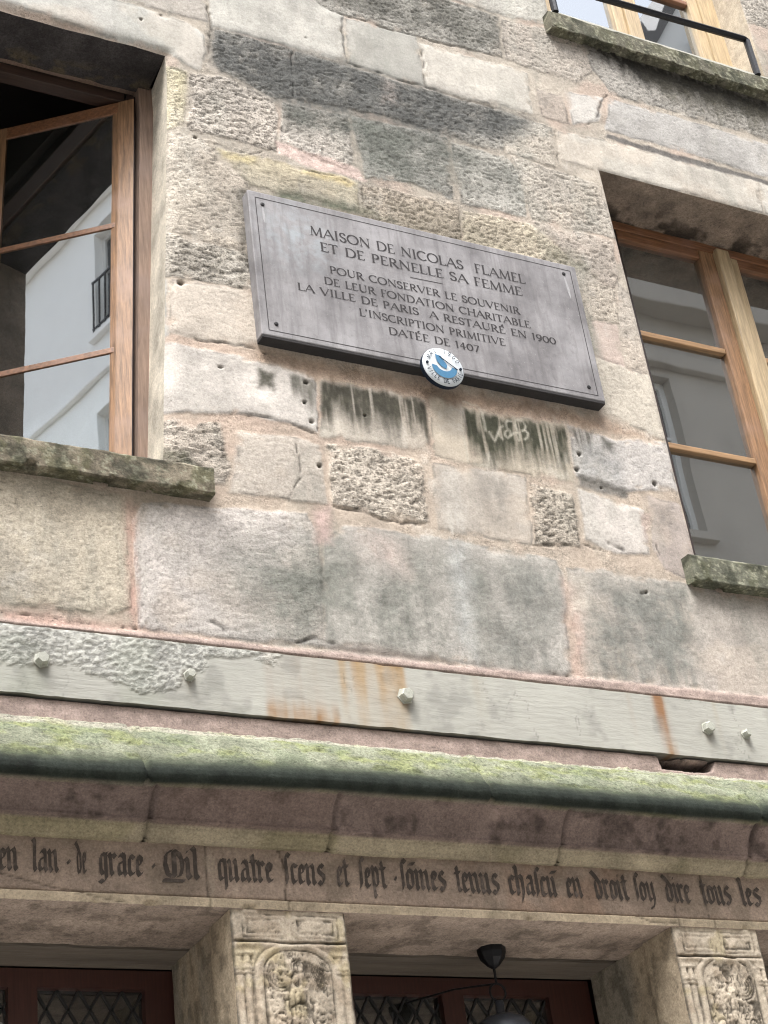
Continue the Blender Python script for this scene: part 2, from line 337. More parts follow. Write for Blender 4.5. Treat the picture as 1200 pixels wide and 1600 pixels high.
# ------------------------------------------------------------------ traced stones of the upper wall (metres on the facade: x, z)
STONES=[
 ([(0.753,6.735),(1.391,6.571),(1.878,6.601),(1.88,6.446),(1.797,6.441),(1.577,6.437),(0.847,6.445)],(190,182,172),(190,182,172),0.25,0),
 ([(0.848,6.433),(1.577,6.421),(1.795,6.407),(1.858,6.377),(1.865,6.275),(1.829,6.178),(1.782,6.193),(1.716,6.234),(0.851,6.263)],(199,197,190),(199,197,190),0.1,3),
 ([(1.914,6.819),(2.217,6.834),(2.462,6.699),(2.445,6.438),(1.896,6.432)],(203,200,191),(203,200,191),0.15,1),
 ([(2.474,6.686),(2.788,6.713),(2.781,6.427),(2.461,6.436)],(176,174,166),(176,174,166),0.1,0),
 ([(2.799,6.666),(3.294,6.675),(3.276,6.439),(2.788,6.423)],(203,197,186),(203,197,186),0.15,2),
 ([(2.228,6.948),(2.947,6.988),(3.203,6.968),(3.182,6.732),(2.803,6.711),(2.645,6.711),(2.367,6.713)],(176,172,163),(176,172,163),0.85,0),
 ([(2.203,7.277),(3.029,7.317),(3.513,7.353),(3.464,7.024),(3.191,6.99),(2.951,7.013),(2.23,6.971)],(200,196,186),(200,196,186),0.4,0),
 ([(3.224,6.964),(3.442,6.992),(3.618,6.987),(3.665,6.827),(3.537,6.708),(3.205,6.725)],(194,183,170),(194,183,170),0.7,0),
 ([(1.895,6.418),(2.216,6.421),(2.2,6.176),(2.125,6.144),(2.002,6.18),(1.894,6.226)],(172,168,159),(172,168,159),0.9,0),
 ([(2.229,6.412),(2.442,6.413),(3.088,6.405),(3.161,6.318),(3.075,6.168),(2.843,6.189),(2.577,6.203),(2.21,6.173)],(172,168,159),(172,168,159),0.85,0),
 ([(3.099,6.402),(3.36,6.388),(3.335,6.173),(3.112,6.179)],(186,180,168),(186,180,168),0.7,0),
 ([(1.798,6.148),(1.916,6.182),(2.106,6.128),(2.124,6.054),(2.102,5.872),(1.786,5.882)],(208,197,184),(208,197,184),1,1),
 ([(1.713,6.169),(1.784,6.156),(1.767,5.889),(1.685,5.85)],(214,203,172),(214,203,172),0.9,0),
 ([(2.154,6.128),(2.423,6.146),(2.409,5.923),(2.378,5.876),(2.128,5.911)],(172,166,156),(208,198,187),0.8,0),
 ([(2.442,6.149),(2.842,6.168),(2.819,5.849),(2.655,5.887),(2.457,5.85)],(172,170,162),(172,170,162),0.7,0),
 ([(2.861,6.148),(3.101,6.149),(3.151,6.077),(3.139,5.857),(2.857,5.848)],(178,175,166),(178,175,166),0.75,0),
 ([(3.133,6.165),(3.529,6.135),(3.549,5.86),(3.166,5.852)],(192,183,170),(192,183,170),0.8,0),
 ([(3.387,6.373),(3.587,6.401),(3.989,6.408),(4.4,6.407),(4.381,6.228),(3.55,6.217),(3.361,6.215)],(207,200,188),(207,200,188),0.15,2),
 ([(4.412,6.404),(5.572,6.409),(5.506,6.24),(4.395,6.228)],(205,199,188),(205,199,188),0.2,1),
 ([(3.7,6.667),(4.157,6.667),(4.539,6.667),(5.68,6.682),(5.593,6.461),(4.477,6.46),(4.005,6.471),(3.637,6.47)],(176,173,169),(176,173,169),0.3,0),
 ([(3.48,6.633),(3.666,6.659),(3.608,6.512),(3.475,6.443)],(202,197,190),(202,197,190),0.2,1),
 ([(3.332,6.59),(3.464,6.598),(3.453,6.44),(3.326,6.448)],(180,166,153),(180,166,153),0.4,-1),
 ([(3.627,6.983),(4.629,6.971),(5.815,7.025),(5.697,6.727),(4.55,6.705),(3.718,6.703),(3.65,6.834)],(166,161,153),(166,161,153),0.7,0),
 ([(1.703,5.841),(1.878,5.845),(1.877,5.76),(1.982,5.696),(1.945,5.369),(1.732,5.395),(1.663,5.451)],(196,184,168),(196,184,168),0.7,0),
 ([(1.89,5.812),(2.083,5.823),(2.423,5.821),(2.41,5.677),(2.255,5.687),(1.99,5.675)],(204,190,158),(196,186,164),0.5,0),
 ([(2.437,5.813),(2.835,5.829),(2.823,5.639),(2.427,5.652)],(182,168,150),(182,168,150),0.9,0),
 ([(2.857,5.81),(3.154,5.817),(3.297,5.703),(3.256,5.614),(2.832,5.629)],(214,202,176),(214,202,176),0.85,0),
 ([(3.175,5.839),(3.523,5.837),(3.522,5.66),(3.489,5.595),(3.336,5.588),(3.303,5.704)],(202,188,174),(202,188,174),0.7,0),
 ([(1.658,5.43),(1.731,5.381),(1.953,5.36),(1.968,5.201),(1.719,5.198),(1.628,5.125)],(188,180,167),(188,180,167),1,-1),
 ([(1.627,5.109),(1.712,5.177),(1.717,4.949),(1.623,4.884)],(216,212,204),(216,212,204),0.1,0),
 ([(1.732,5.182),(1.955,5.19),(1.994,4.981),(1.913,4.957),(1.791,4.953),(1.724,4.961)],(212,200,186),(212,200,186),0.25,1),
 ([(1.603,4.828),(1.719,4.919),(1.853,4.908),(2.123,4.905),(2.144,4.868),(2.134,4.669),(2.033,4.684),(1.923,4.687),(1.706,4.648),(1.596,4.607)],(222,214,206),(222,214,206),0.2,3),
 ([(2.167,4.883),(2.354,4.886),(2.55,4.874),(2.543,4.665),(2.278,4.656),(2.148,4.657)],(206,196,182),(206,196,182),0.2,1),
 ([(2.576,4.901),(2.696,4.894),(2.691,4.639),(2.56,4.653)],(214,200,180),(214,200,180),0.1,0),
 ([(2.705,4.885),(3.106,4.88),(3.1,4.646),(2.853,4.642),(2.699,4.64)],(205,192,172),(205,192,172),0.2,1),
 ([(3.123,4.884),(3.322,4.859),(3.558,4.892),(3.545,4.686),(3.308,4.646),(3.12,4.668)],(204,198,193),(204,198,193),0.35,2),
 ([(3.305,5.23),(3.568,5.188),(3.549,4.902),(3.416,4.932),(3.291,4.964)],(214,204,188),(214,204,188),0.3,2),
 ([(3.337,5.404),(3.454,5.401),(3.441,5.207),(3.321,5.228)],(208,188,176),(208,188,176),0.2,0),
 ([(3.306,5.689),(3.479,5.577),(3.46,5.418),(3.332,5.409)],(198,186,170),(198,186,170),0.7,0),
 ([(3.509,5.631),(3.553,5.579),(3.569,5.194),(3.451,5.204),(3.469,5.417)],(196,185,172),(196,185,172),0.5,0),
 ([(1.616,4.597),(1.854,4.634),(1.869,4.46),(1.856,4.407),(1.762,4.395),(1.766,4.454),(1.609,4.472)],(192,180,166),(192,180,166),0.95,0),
 ([(1.899,4.611),(2.06,4.627),(2.137,4.615),(2.135,4.398),(2.003,4.385),(1.871,4.377)],(212,201,188),(212,201,188),0.3,2),
 ([(2.17,4.626),(2.368,4.633),(2.506,4.613),(2.487,4.386),(2.334,4.376),(2.163,4.405)],(212,200,184),(212,200,184),1,2),
 ([(2.546,4.62),(2.901,4.627),(2.879,4.357),(2.521,4.365)],(200,190,178),(200,190,178),0.15,1),
 ([(2.917,4.604),(3.081,4.581),(3.071,4.386),(2.89,4.363)],(192,180,164),(192,180,164),1,2),
 ([(3.114,4.615),(3.368,4.576),(3.353,4.393),(3.208,4.381),(3.102,4.413)],(216,208,200),(216,208,200),0.2,2),
 ([(3.407,4.641),(3.535,4.625),(3.563,4.414),(3.493,4.312),(3.409,4.34),(3.379,4.412)],(186,172,164),(186,172,164),0.2,-2),
 ([(0.75,4.346),(1.497,4.314),(1.501,4.153),(1.506,3.937),(1.43,3.909),(0.766,3.904)],(207,195,174),(207,195,174),0.45,1),
 ([(1.546,4.225),(1.619,4.292),(2.06,4.343),(2.091,4.27),(2.07,3.892),(1.813,3.878),(1.551,3.877)],(226,217,210),(226,217,210),0.4,2),
 ([(2.12,4.265),(2.193,4.322),(2.558,4.332),(2.959,4.31),(2.975,4.254),(2.932,3.879),(2.488,3.888),(2.074,3.892)],(204,198,190),(204,198,190),0.25,1),
 ([(2.994,4.286),(3.126,4.3),(3.503,4.288),(4.714,4.224),(4.56,3.834),(3.715,3.882),(2.98,3.889)],(196,188,178),(200,188,178),0.25,1),
]
STAINS_SHADE=[  # stains, plus painted soft shade beside the plaque
 ([(2.163,4.893),(2.355,4.892),(2.557,4.886),(2.555,4.668),(2.35,4.67),(2.151,4.677)],(80,77,67),0.95,0.012,2.0,0.35),
 ([(2.702,4.884),(3.112,4.884),(3.102,4.631),(2.876,4.628),(2.696,4.637)],(70,70,57),0.96,0.012,2.0,0.35),
 ([(1.951,4.881),(2.0,4.879),(1.993,4.801),(1.944,4.801)],(84,82,72),0.8,0.012,0.3,0.2),
 ([(2.058,4.891),(2.143,4.878),(2.136,4.729),(2.051,4.737)],(96,94,84),0.75,0.015,2.0,0.5),
 ([(3.123,4.887),(3.227,4.885),(3.198,4.738),(3.109,4.743)],(104,100,92),0.75,0.012,2.0,0.5),
 ([(3.261,4.853),(3.315,4.852),(3.303,4.801),(3.255,4.803)],(100,98,90),0.75,0.012,0.3,0.2),
 ([(3.16,4.823),(3.343,4.83),(3.31,4.651),(3.128,4.67)],(160,160,158),0.55,0.03,0.2,0.45),
 ([(1.836,4.159),(2.146,4.297),(2.962,4.301),(2.914,3.882),(2.488,3.892),(1.853,3.883)],(140,140,132),0.85,0.11,0.55,0.48),
 ([(3.037,4.238),(3.504,4.29),(3.456,3.907),(2.99,3.904)],(138,138,131),0.85,0.06,0.55,0.46),
 ([(2.234,4.299),(2.368,4.296),(2.396,4.172),(2.243,4.196)],(214,196,186),0.6,0.05,0.3,0.4),
 ([(3.617,6.983),(4.63,6.975),(5.807,7.006),(5.752,6.865),(4.584,6.821),(3.893,6.823)],(50,48,43),1.0,0.06,0.6,0.26),
 ([(3.913,6.907),(4.613,6.918),(4.553,6.714),(4.008,6.747)],(92,88,76),0.6,0.04,0.8,0.5),
 ([(1.895,6.418),(2.216,6.421),(3.088,6.405),(3.162,6.325),(2.825,6.2),(2.205,6.178),(1.894,6.226)],(96,95,92),0.75,0.025,0.1,0.35),
 ([(2.149,6.127),(2.848,6.17),(2.835,6.054),(2.451,6.048),(2.154,6.048)],(104,104,98),0.7,0.03,0.3,0.4),
 ([(2.228,6.948),(2.947,6.988),(3.203,6.968),(3.179,6.834),(2.655,6.787)],(118,116,108),0.6,0.04,0.2,0.45),
 ([(2.442,6.149),(2.682,6.171),(2.655,5.887),(2.457,5.85)],(126,132,122),0.55,0.03,0.2,0.5),
 ([(2.107,5.692),(2.356,5.698),(2.559,5.673),(2.401,5.644),(2.005,5.635)],(104,108,92),0.85,0.03,0.2,0.35),
 ([(1.938,5.631),(1.978,5.657),(1.976,5.299),(1.943,5.291),(1.931,5.484)],(104,100,92),0.7,0.03,0.2,0.4),  # staining and the plaque's soft shadow, both painted into the wall colour
 ([(3.192,5.722),(3.365,5.721),(3.405,5.636),(3.205,5.641)],(140,140,124),0.6,0.03,0.1,0.45),
 ([(2.505,5.658),(2.823,5.669),(2.815,5.621),(2.499,5.617)],(140,132,116),0.5,0.03,0.1,0.45),
 ([(1.763,4.5),(1.803,4.472),(1.803,4.368),(1.757,4.367)],(96,96,84),0.8,0.02,0.1,0.3),
 ([(1.619,4.508),(1.78,4.51),(1.766,4.454),(1.616,4.466)],(110,110,92),0.6,0.02,0.1,0.4),
 ([(2.604,6.401),(2.672,6.376),(2.637,6.239),(2.57,6.25)],(205,190,180),0.8,0.025,0.1,0.3),
 ([(2.109,5.918),(2.204,5.916),(2.431,5.892),(2.456,5.837),(2.271,5.831),(2.109,5.862)],(226,203,192),0.95,0.01,0,0.15),
 ([(1.89,5.812),(2.021,5.817),(1.993,5.778),(1.897,5.778)],(208,192,146),0.6,0.015,0,0.3),
 ([(2.194,5.821),(2.411,5.812),(2.392,5.781),(2.191,5.795)],(206,188,142),0.65,0.012,0,0.3),
 ([(1.712,6.162),(1.784,6.149),(1.772,5.97),(1.697,5.899)],(214,204,168),0.5,0.02,0,0.4),
 ([(2.49,4.583),(2.576,4.598),(2.582,4.413),(2.482,4.373)],(150,142,132),0.4,0.02,1.0,0.5),
 ([(2.688,4.618),(2.823,4.616),(2.809,4.4),(2.684,4.381)],(150,144,136),0.55,0.03,1.0,0.5),
 ([(2.582,6.238),(2.718,6.232),(2.703,6.128),(2.566,6.117)],(120,118,112),0.4,0.03,0.2,0.5),
 ([(3.387,4.635),(3.505,4.615),(3.506,4.509),(3.399,4.519)],(140,134,128),0.6,0.03,0.3,0.45),
 ([(3.13,4.678),(3.325,4.659),(3.315,4.615),(3.119,4.629)],(130,126,120),0.8,0.01,0,0.2),
 ([(1.494,4.304),(1.582,4.274),(1.549,3.846),(1.491,3.92)],(208,170,156),0.6,0.03,0,0.4),
 ([(2.087,4.357),(2.145,4.39),(2.14,4.25),(2.085,4.241)],(205,180,172),0.7,0.02,0,0.3),
 ([(2.968,4.253),(3.044,4.215),(2.98,3.857),(2.931,3.852)],(208,178,164),0.6,0.02,0,0.35),
 ([(1.105,3.891),(1.541,3.876),(2.054,3.854),(2.05,3.822),(1.105,3.822)],(200,165,152),0.6,0.02,0,0.35),
 ([(2.993,4.268),(3.065,4.254),(3.067,4.146),(2.973,4.11)],(216,206,192),0.7,0.03,0.3,0.35),
 ([(2.081,3.91),(2.488,3.892),(2.951,3.888),(2.941,3.842),(2.075,3.856)],(150,138,130),0.6,0.015,0,0.4),
 ([(3.357,4.564),(3.397,4.565),(3.358,4.434),(3.342,4.445)],(196,176,166),0.6,0.01,0,0.3),
 ([(3.64,6.453),(3.997,6.439),(4.471,6.44),(5.586,6.444),(5.572,6.409),(4.463,6.411),(3.971,6.402),(3.627,6.424)],(112,108,104),0.9,0.006,0,0.15),
 ([(1.947,4.968),(2.555,4.945),(3.283,4.951),(3.489,4.885),(3.108,4.889),(2.547,4.884),(2.144,4.889),(1.954,4.92)],(190,166,146),0.7,0.02,0.2,0.3),
 ([(1.896,6.432),(2.445,6.441),(3.091,6.42),(3.267,6.408),(3.215,6.29),(2.845,6.149),(2.573,6.168),(2.355,6.13),(2.147,6.11),(1.882,6.229)],(100,100,97),0.85,0.05,0.25,0.4),
 ([(2.167,6.107),(2.461,6.132),(2.86,6.154),(3.126,6.126),(3.142,5.982),(2.803,5.883),(2.431,5.892),(2.41,6.035),(2.162,6.003)],(112,113,106),0.7,0.06,0.25,0.45),
 ([(2.231,6.986),(2.951,7.013),(3.221,6.982),(3.194,6.747),(2.936,6.723),(2.647,6.726),(2.21,6.759)],(108,106,99),0.75,0.05,0.25,0.42),
 ([(2.416,5.77),(2.844,5.8),(3.149,5.79),(3.337,5.729),(3.295,5.665),(2.815,5.621),(2.399,5.629)],(138,130,114),0.45,0.04,0.2,0.45),
 ([(1.106,4.336),(1.504,4.306),(1.77,4.374),(1.597,4.189),(1.106,4.197)],(168,156,136),0.4,0.05,0.5,0.45),
 ([(2.555,4.313),(2.625,4.311),(2.592,3.904),(2.526,3.919)],(196,196,192),0.7,0.04,1.0,0.45),
 ([(2.576,4.598),(2.649,4.603),(2.635,4.373),(2.552,4.37)],(216,210,200),0.6,0.02,1.0,0.45),
 ([(1.73,6.143),(1.837,5.601),(1.729,5.344),(1.657,5.464)],(222,212,196),0.4,0.04,0.4,0.45),
 ([(1.629,5.143),(1.707,5.176),(1.703,4.864),(1.594,4.504)],(226,222,214),0.6,0.02,0.4,0.35),
 ([(1.882,4.21),(2.143,4.273),(2.215,4.147),(2.107,3.956),(1.901,3.973)],(138,139,130),0.45,0.06,0.4,0.52),
 ([(2.687,4.261),(2.957,4.276),(2.921,3.919),(2.673,3.913)],(142,141,136),0.45,0.06,0.7,0.5),
 ([(3.039,4.251),(3.348,4.306),(3.425,4.192),(3.33,3.917),(3.028,3.908)],(138,138,132),0.4,0.05,0.5,0.5),
 ([(1.958,5.636),(1.999,5.619),(1.997,5.277),(1.964,5.269)],(92,90,84),0.75,0.02,0.1,0.35),  # second layer of painted shade and staining at the plaque's left edge
 ([(3.305,5.642),(3.35,5.622),(3.344,5.227),(3.299,5.217)],(150,150,140),0.5,0.02,0.2,0.4),
 ([(1.935,4.955),(2.555,4.945),(3.295,4.945),(3.284,4.896),(2.547,4.884),(1.942,4.912)],(150,130,112),0.55,0.02,0.3,0.45),
]
CRACKS=[
 ([(2.454,6.682),(2.447,6.439)],0.006),
 ([(2.801,6.66),(2.787,6.429)],0.006),
 ([(2.447,6.435),(2.786,6.425),(3.089,6.413)],0.004),
 ([(1.886,6.563),(1.891,6.43),(1.872,6.232)],0.006),
 ([(3.686,6.677),(3.629,6.591),(3.593,6.5),(3.556,6.473)],0.008),
 ([(2.055,4.622),(2.057,4.554),(2.056,4.481),(2.007,4.379)],0.003),
 ([(3.374,6.368),(3.358,6.187)],0.004),
 ([(2.215,6.407),(2.2,6.176)],0.004),
 ([(1.786,5.892),(1.83,5.836),(1.998,5.828),(2.127,5.898)],0.003),
 ([(2.144,4.884),(2.138,4.664)],0.005),
 ([(1.878,4.673),(1.967,4.691),(2.076,4.672),(2.142,4.655)],0.005),
 ([(2.194,5.821),(2.41,5.802)],0.004),
 ([(1.946,4.957),(1.913,4.957),(1.791,4.948)],0.004),
 ([(1.105,3.879),(1.541,3.866)],0.003),
 ([(2.055,3.869),(2.181,3.868),(2.283,3.835)],0.004),
 ([(2.485,3.875),(2.929,3.874)],0.004),
 ([(2.887,4.358),(3.068,4.385)],0.006),
 ([(2.168,4.394),(2.333,4.368),(2.48,4.373)],0.005),
 ([(3.082,4.393),(3.22,4.373)],0.003),
 ([(2.367,6.706),(2.644,6.703),(2.801,6.703),(3.18,6.724)],0.004),
 ([(3.464,7.024),(3.62,6.996)],0.004),
 ([(3.409,4.34),(3.394,4.44)],0.003),
 ([(1.745,3.895),(1.807,3.929),(1.831,3.901)],0.008),
 ([(1.985,3.89),(2.04,3.918),(2.101,3.908)],0.007),
 ([(3.282,4.23),(3.304,4.233)],0.008),
 ([(3.19,4.414),(3.251,4.398)],0.008),
]
CHALK=[[(2.79,4.792),(2.798,4.775),(2.807,4.759),(2.819,4.783),(2.827,4.799)],[(2.85,4.828),(2.836,4.818),(2.828,4.8),(2.83,4.783),(2.84,4.774)],[(2.887,4.855),(2.874,4.857),(2.864,4.843),(2.865,4.824),(2.877,4.814),(2.876,4.794),(2.862,4.781),(2.852,4.79),(2.855,4.805),(2.868,4.815)],[(2.92,4.869),(2.905,4.861),(2.901,4.838),(2.907,4.822),(2.912,4.801),(2.908,4.779)],[(2.92,4.869),(2.938,4.863),(2.945,4.847),(2.939,4.828),(2.926,4.822)],[(2.939,4.828),(2.95,4.818),(2.944,4.8),(2.931,4.788)],[(2.876,4.794),(2.892,4.807),(2.907,4.81)],[(2.769,4.888),(2.775,4.867),(2.776,4.833),(2.776,4.795)],[(2.685,4.835),(2.685,4.782),(2.683,4.715),(2.685,4.658)],[(2.707,4.903),(2.732,4.901),(2.764,4.897)],[(2.707,4.643),(2.763,4.651)],[(2.772,4.703),(2.763,4.654)]]
HOLES=[(2.117,4.703,0.008),(2.1,4.775,0.006),(2.113,4.857,0.008),(1.856,4.853,0.005),(3.149,4.767,0.008),(3.126,4.699,0.009),(1.757,5.17,0.01),(2.126,4.535,0.008),(1.622,6.359,0.005),(1.702,6.412,0.004),(3.451,4.697,0.01),(3.305,4.238,0.005),(1.807,5.841,0.006),(2.286,6.508,0.003),(1.979,4.946,0.004),(2.315,4.765,0.004),(3.214,4.64,0.004)]

# albedo = photographed sandstone tone, taken down to a real reflectance
KA = .66
ZS0, ZS1 = 3.545, 11.0
def lean(z):
    """the old wall beside the open window leans: offset of its opening edge"""
    return -.064*np.clip(6.1-z, 0, 1.9)
OPEN = [(.62, 1.712, 4.44, 6.225), (3.552, 5.05, 4.40, 6.22), (3.487, 4.66, 7.09, 9.0)]

def arr(lo, f0, f1, hi, fine, coarse, snaps):
    a = list(np.arange(lo, f0, coarse))+list(np.arange(f0, f1, fine))+list(np.arange(f1, hi+coarse, coarse))
    a = np.array(a)
    for s_ in snaps:
        a[np.argmin(abs(a-s_))] = s_
    return np.unique(a)

def wall_fields(X, Z):
    """colour (albedo), roughness 0..1 and outward height (m) of the upper wall at X, Z"""
    sh = X.shape
    # mortar
    low = ss(5.7, 4.7, Z+.5*(fb(X, Z, .5, 40)-.5))
    mc = lin((190, 180, 166))*(1-low[..., None]) + lin((206, 190, 173))*low[..., None]
    mn = fb(X, Z, .12, 41, 4)
    mc = mc*(.72+.5*mn[..., None])
    pk = ss(.5, .68, fb(X, Z, .22, 42, 3))[..., None]
    col = mc*(1-.4*pk)+lin((208, 180, 164))*.4*pk
    rough = .25+.35*ss(.45, .7, fb(X, Z, .06, 43, 3))
    h = -.0014+.003*(fb(X, Z, .05, 44, 4)-.5)+.002*(fb(X, Z, .012, 45, 2)-.5)
    wx = .022*(fb(X, Z, .11, 50, 4)-.5)+.010*(fb(X, Z, .025, 52, 3)-.5)
    wz = .022*(fb(X, Z, .11, 54, 4)-.5)+.010*(fb(X, Z, .025, 56, 3)-.5)
    WX = X+wx; WZ = Z+wz
    big = fb(X, Z, .28, 60, 4); med = fb(X, Z, .07, 61, 4); fine = fb(X, Z, .02, 62, 3); lo2 = fb(X, Z*.35, .09, 63, 4)
    tool = vn(X*.35+.02*fb(X, Z, .1, 66), Z, .0085, 67)
    rng = np.random.RandomState(3)
    stones = list(STONES)
    # generic coursing for the wall beyond the photographed part
    z = 3.87
    while z < 11:
        hh = rng.uniform(.26, .38); x = -3+rng.uniform(-.5, 0)
        while x < 8.6:
            ww = rng.uniform(.35, .8); k = rng.uniform(.8, 1.03)
            cx, cz = x+ww/2, z+hh/2
            if not (1.02 < cx < 4.55+(cz-3.8)*.13 and 3.7 < cz < 7.55):
                g = rng.uniform(-6, 6)
                if not (x+ww > 1.12 and x < 4.5 and z < 7.6 and z+hh > 3.85):
                    stones.append(([(x+.012, z+.012), (x+.012, z+hh-.012), (x+ww-.012, z+hh-.012), (x+ww-.012, z+.012)], (200*k+g, 190*k, 176*k-g), (196*k, 186*k, 172*k), rng.uniform(.1, .9), rng.uniform(-2, 2)))
            x += ww
        z += hh
    for (poly, c1, c2, rg, hm) in stones:
        p = np.array(poly)
        bx0, bz0 = p.min(0)-.04; bx1, bz1 = p.max(0)+.04
        if sh[0] > 1 and sh[1] > 1 and X.ndim == 2:
            i = np.where((X[:, 0] > bx0) & (X[:, 0] < bx1))[0]; j = np.where((Z[0] > bz0) & (Z[0] < bz1))[0]
            if len(i) == 0 or len(j) == 0: continue
            S_ = np.s_[i[0]:i[-1]+1, j[0]:j[-1]+1]
        else: S_ = np.s_[:, :]
        d = sdf(poly, WX[S_], WZ[S_])
        m = ss(-.006, .005, d+.003); m = m*(1-.75*ss(.56, .66, fb(X[S_]+3, Z[S_], .055, 76, 4))*ss(.028, .0, d))
        t = np.clip((p[:, 1].max()-Z[S_])/(np.ptp(p[:, 1])+1e-6)+.5*(big[S_]-.5), 0, 1)[..., None]
        c = lin(c1)*(1-t)+lin(c2)*t
        sv = rng.uniform(.95, 1.05)
        br = sv*(.60+.46*big[S_]+.34*med[S_])
        # patches: some paler, some pinkish, some grey within one stone
        c = c*br[..., None]; gl = np.array(lin((206, 200, 190))); c = c*.8+.2*gl
        q = ss(.52, .66, fb(X[S_]+rng.uniform(0, 9), Z[S_], .16, 70, 4))[..., None]
        c = c*(1-.30*q)+(lin((150, 146, 138)) if rng.rand() < .5 else lin((216, 200, 182)))*.30*q
        hgt = .0006*hm+.0010*ss(0, .014, d)+(.003+.0015*rg)*(med[S_]-.5)+rg*.0018*(fine[S_]-.5)+rg*.0012*(tool[S_]-.5)
        pit = ss(.66-.12*rg, .80-.1*rg, fb(X[S_], Z[S_]*1.9, .014, 72, 2))*rg
        hgt = hgt-.004*pit
        c = c*(1-.38*pit[..., None])
        # eroded, lighter lower edge and darker line along the chipped rim
        rim = np.exp(-((d-.001)/.0045)**2)*ss(.44, .60, fb(X[S_], Z[S_], .05, 74, 3))
        c = c*(1-.45*rim[..., None])
        mm = m[..., None]
        col[S_] = col[S_]*(1-mm)+c*mm
        rough[S_] = rough[S_]*(1-m)+rg*m
        h[S_] = h[S_]*(1-m)+hgt*m
    so1 = ss(.50, .72, fb(X+.04*wx/.02, Z, .42, 170, 6, .62)); so2 = fb(X, Z*.14, .045, 176, 5, .62); so3 = fb(X, Z, .05, 181, 5, .66)
    m = np.clip(so1*(.25+.75*ss(.38, .66, .5*so2+.5*so3))*.5, 0, 1)[..., None]
    col[:] = col*(1-m)+col*.25*m+lin((120, 116, 108))*.45*m
    wp = ss(.54, .70, fb(X, Z*.6, .20, 186, 6, .64))*ss(.42, .62, so3)
    m = (.38*wp)[..., None]; col[:] = col*(1-m)+lin((218, 212, 202))*m
    gr = ss(.56, .70, fb(X, Z*.3, .13, 191, 5, .62)); m = (.22*gr)[..., None]; col[:] = col*(1-m)+lin((150, 152, 142))*m
    for (poly, c, a, soft, streak, pn) in STAINS_SHADE:
        p = np.array(poly)
        bx0, bz0 = p.min(0)-soft*1.5-.03; bx1, bz1 = p.max(0)+soft*1.5+.03
        i = np.where((X[:, 0] > bx0) & (X[:, 0] < bx1))[0]; j = np.where((Z[0] > bz0) & (Z[0] < bz1))[0]
        if len(i) == 0 or len(j) == 0: continue
        S_ = np.s_[i[0]:i[-1]+1, j[0]:j[-1]+1]
        x, zz = X[S_], Z[S_]
        stv = fb(x, zz*.10, .030, 80, 5, .62)           # vertical runs
        iso = fb(x, zz, .10, 84, 6, .66)
        grn = fb(x, zz, .014, 86, 3, .6)
        d = sdf(poly, x+1.2*wx[S_], zz+1.2*wz[S_]+streak*.16*(stv-.5))
        m = ss(-soft*1.1, soft*1.3, d)
        mod = streak*(.55*stv+.45*iso)+(1-streak)*iso
        m = np.clip(1.2*a*m*(.25+.75*ss(pn-.22, pn+.20, mod))*(.70+.6*grn), 0, .97)
        if streak > 1.5:                                 # algae drips: dense under the ledge, thinning downwards run by run
            top = p[:, 1].max(); xx0, xx1 = p[:, 0].min(), p[:, 0].max()
            tz = np.interp(x, *zip(*sorted((q[0], q[1]) for q in poly if q[1] > np.interp(q[0], [xx0, xx1], [p[:, 1].mean()]*2)))) if sum(p[:, 1] > p[:, 1].mean()) > 1 else top+0*x
            t_ = (tz-zz)/(top-p[:, 1].min())
            ln_ = .80+.34*(fb(x, zz*0+1, .06, 140, 3)-.5)*2+.20*(fb(x, zz*.06, .012, 143, 3)-.5)*2
            den = ss(ln_+.22, ln_-.42, t_+.10*(fb(x, zz, .02, 146, 3)-.5))
            edge = ss(-.008, .010, sdf(poly, x+.5*wx[S_], zz+.7*wz[S_]))
            lite = 1-.55*ss(.63, .76, fb(x, zz*.05, .014, 149, 3))
            m = 1.1*a*edge*den*lite*(.76+.4*fb(x, zz*.3, .012, 152, 3))*ss(-.05, .14, t_+.16*(fb(x, zz*.3, .02, 155, 3)-.5))
        m = np.clip(m, 0, 1)[..., None]
        cc = lin(c)*(.65+.7*fb(x, zz, .03, 88, 4))[..., None]
        col[S_] = col[S_]*(1-m)+cc*m
    for pts in CHALK:
        p = np.array(pts); b0 = p.min(0)-.03; b1 = p.max(0)+.03
        i = np.where((X[:, 0] > b0[0]) & (X[:, 0] < b1[0]))[0]; j = np.where((Z[0] > b0[1]) & (Z[0] < b1[1]))[0]
        if len(i) == 0 or len(j) == 0: continue
        S_ = np.s_[i[0]:i[-1]+1, j[0]:j[-1]+1]
        m = np.exp(-(pdist(pts, X[S_]+.2*wx[S_], Z[S_]+.2*wz[S_])/.0042)**2)*(.35+.5*fb(X[S_], Z[S_], .02, 160, 2))
        col[S_] = col[S_]*(1-m[..., None])+lin((206, 200, 184))*m[..., None]
    for pts, wd in CRACKS:
        p = np.array(pts); b0 = p.min(0)-.05; b1 = p.max(0)+.05
        i = np.where((X[:, 0] > b0[0]) & (X[:, 0] < b1[0]))[0]; j = np.where((Z[0] > b0[1]) & (Z[0] < b1[1]))[0]
        if len(i) == 0 or len(j) == 0: continue
        S_ = np.s_[i[0]:i[-1]+1, j[0]:j[-1]+1]
        d = pdist(pts, WX[S_]+.3*wx[S_], WZ[S_]+.3*wz[S_])
        m = np.exp(-(d/(wd*.75))**2)*ss(.25, .65, fb(X[S_], Z[S_], .035, 90, 3))
        m = np.clip(m, 0, 1)
        col[S_] = col[S_]*(1-.62*m[..., None]); h[S_] -= .005*m
    # ragged pink mortar bed that the beam was set in, and dark joints over it
    strip = ss(3.885, 3.862, Z+.014*(fb(X, Z, .09, 92, 3)-.5)-.012*(X-2.5))
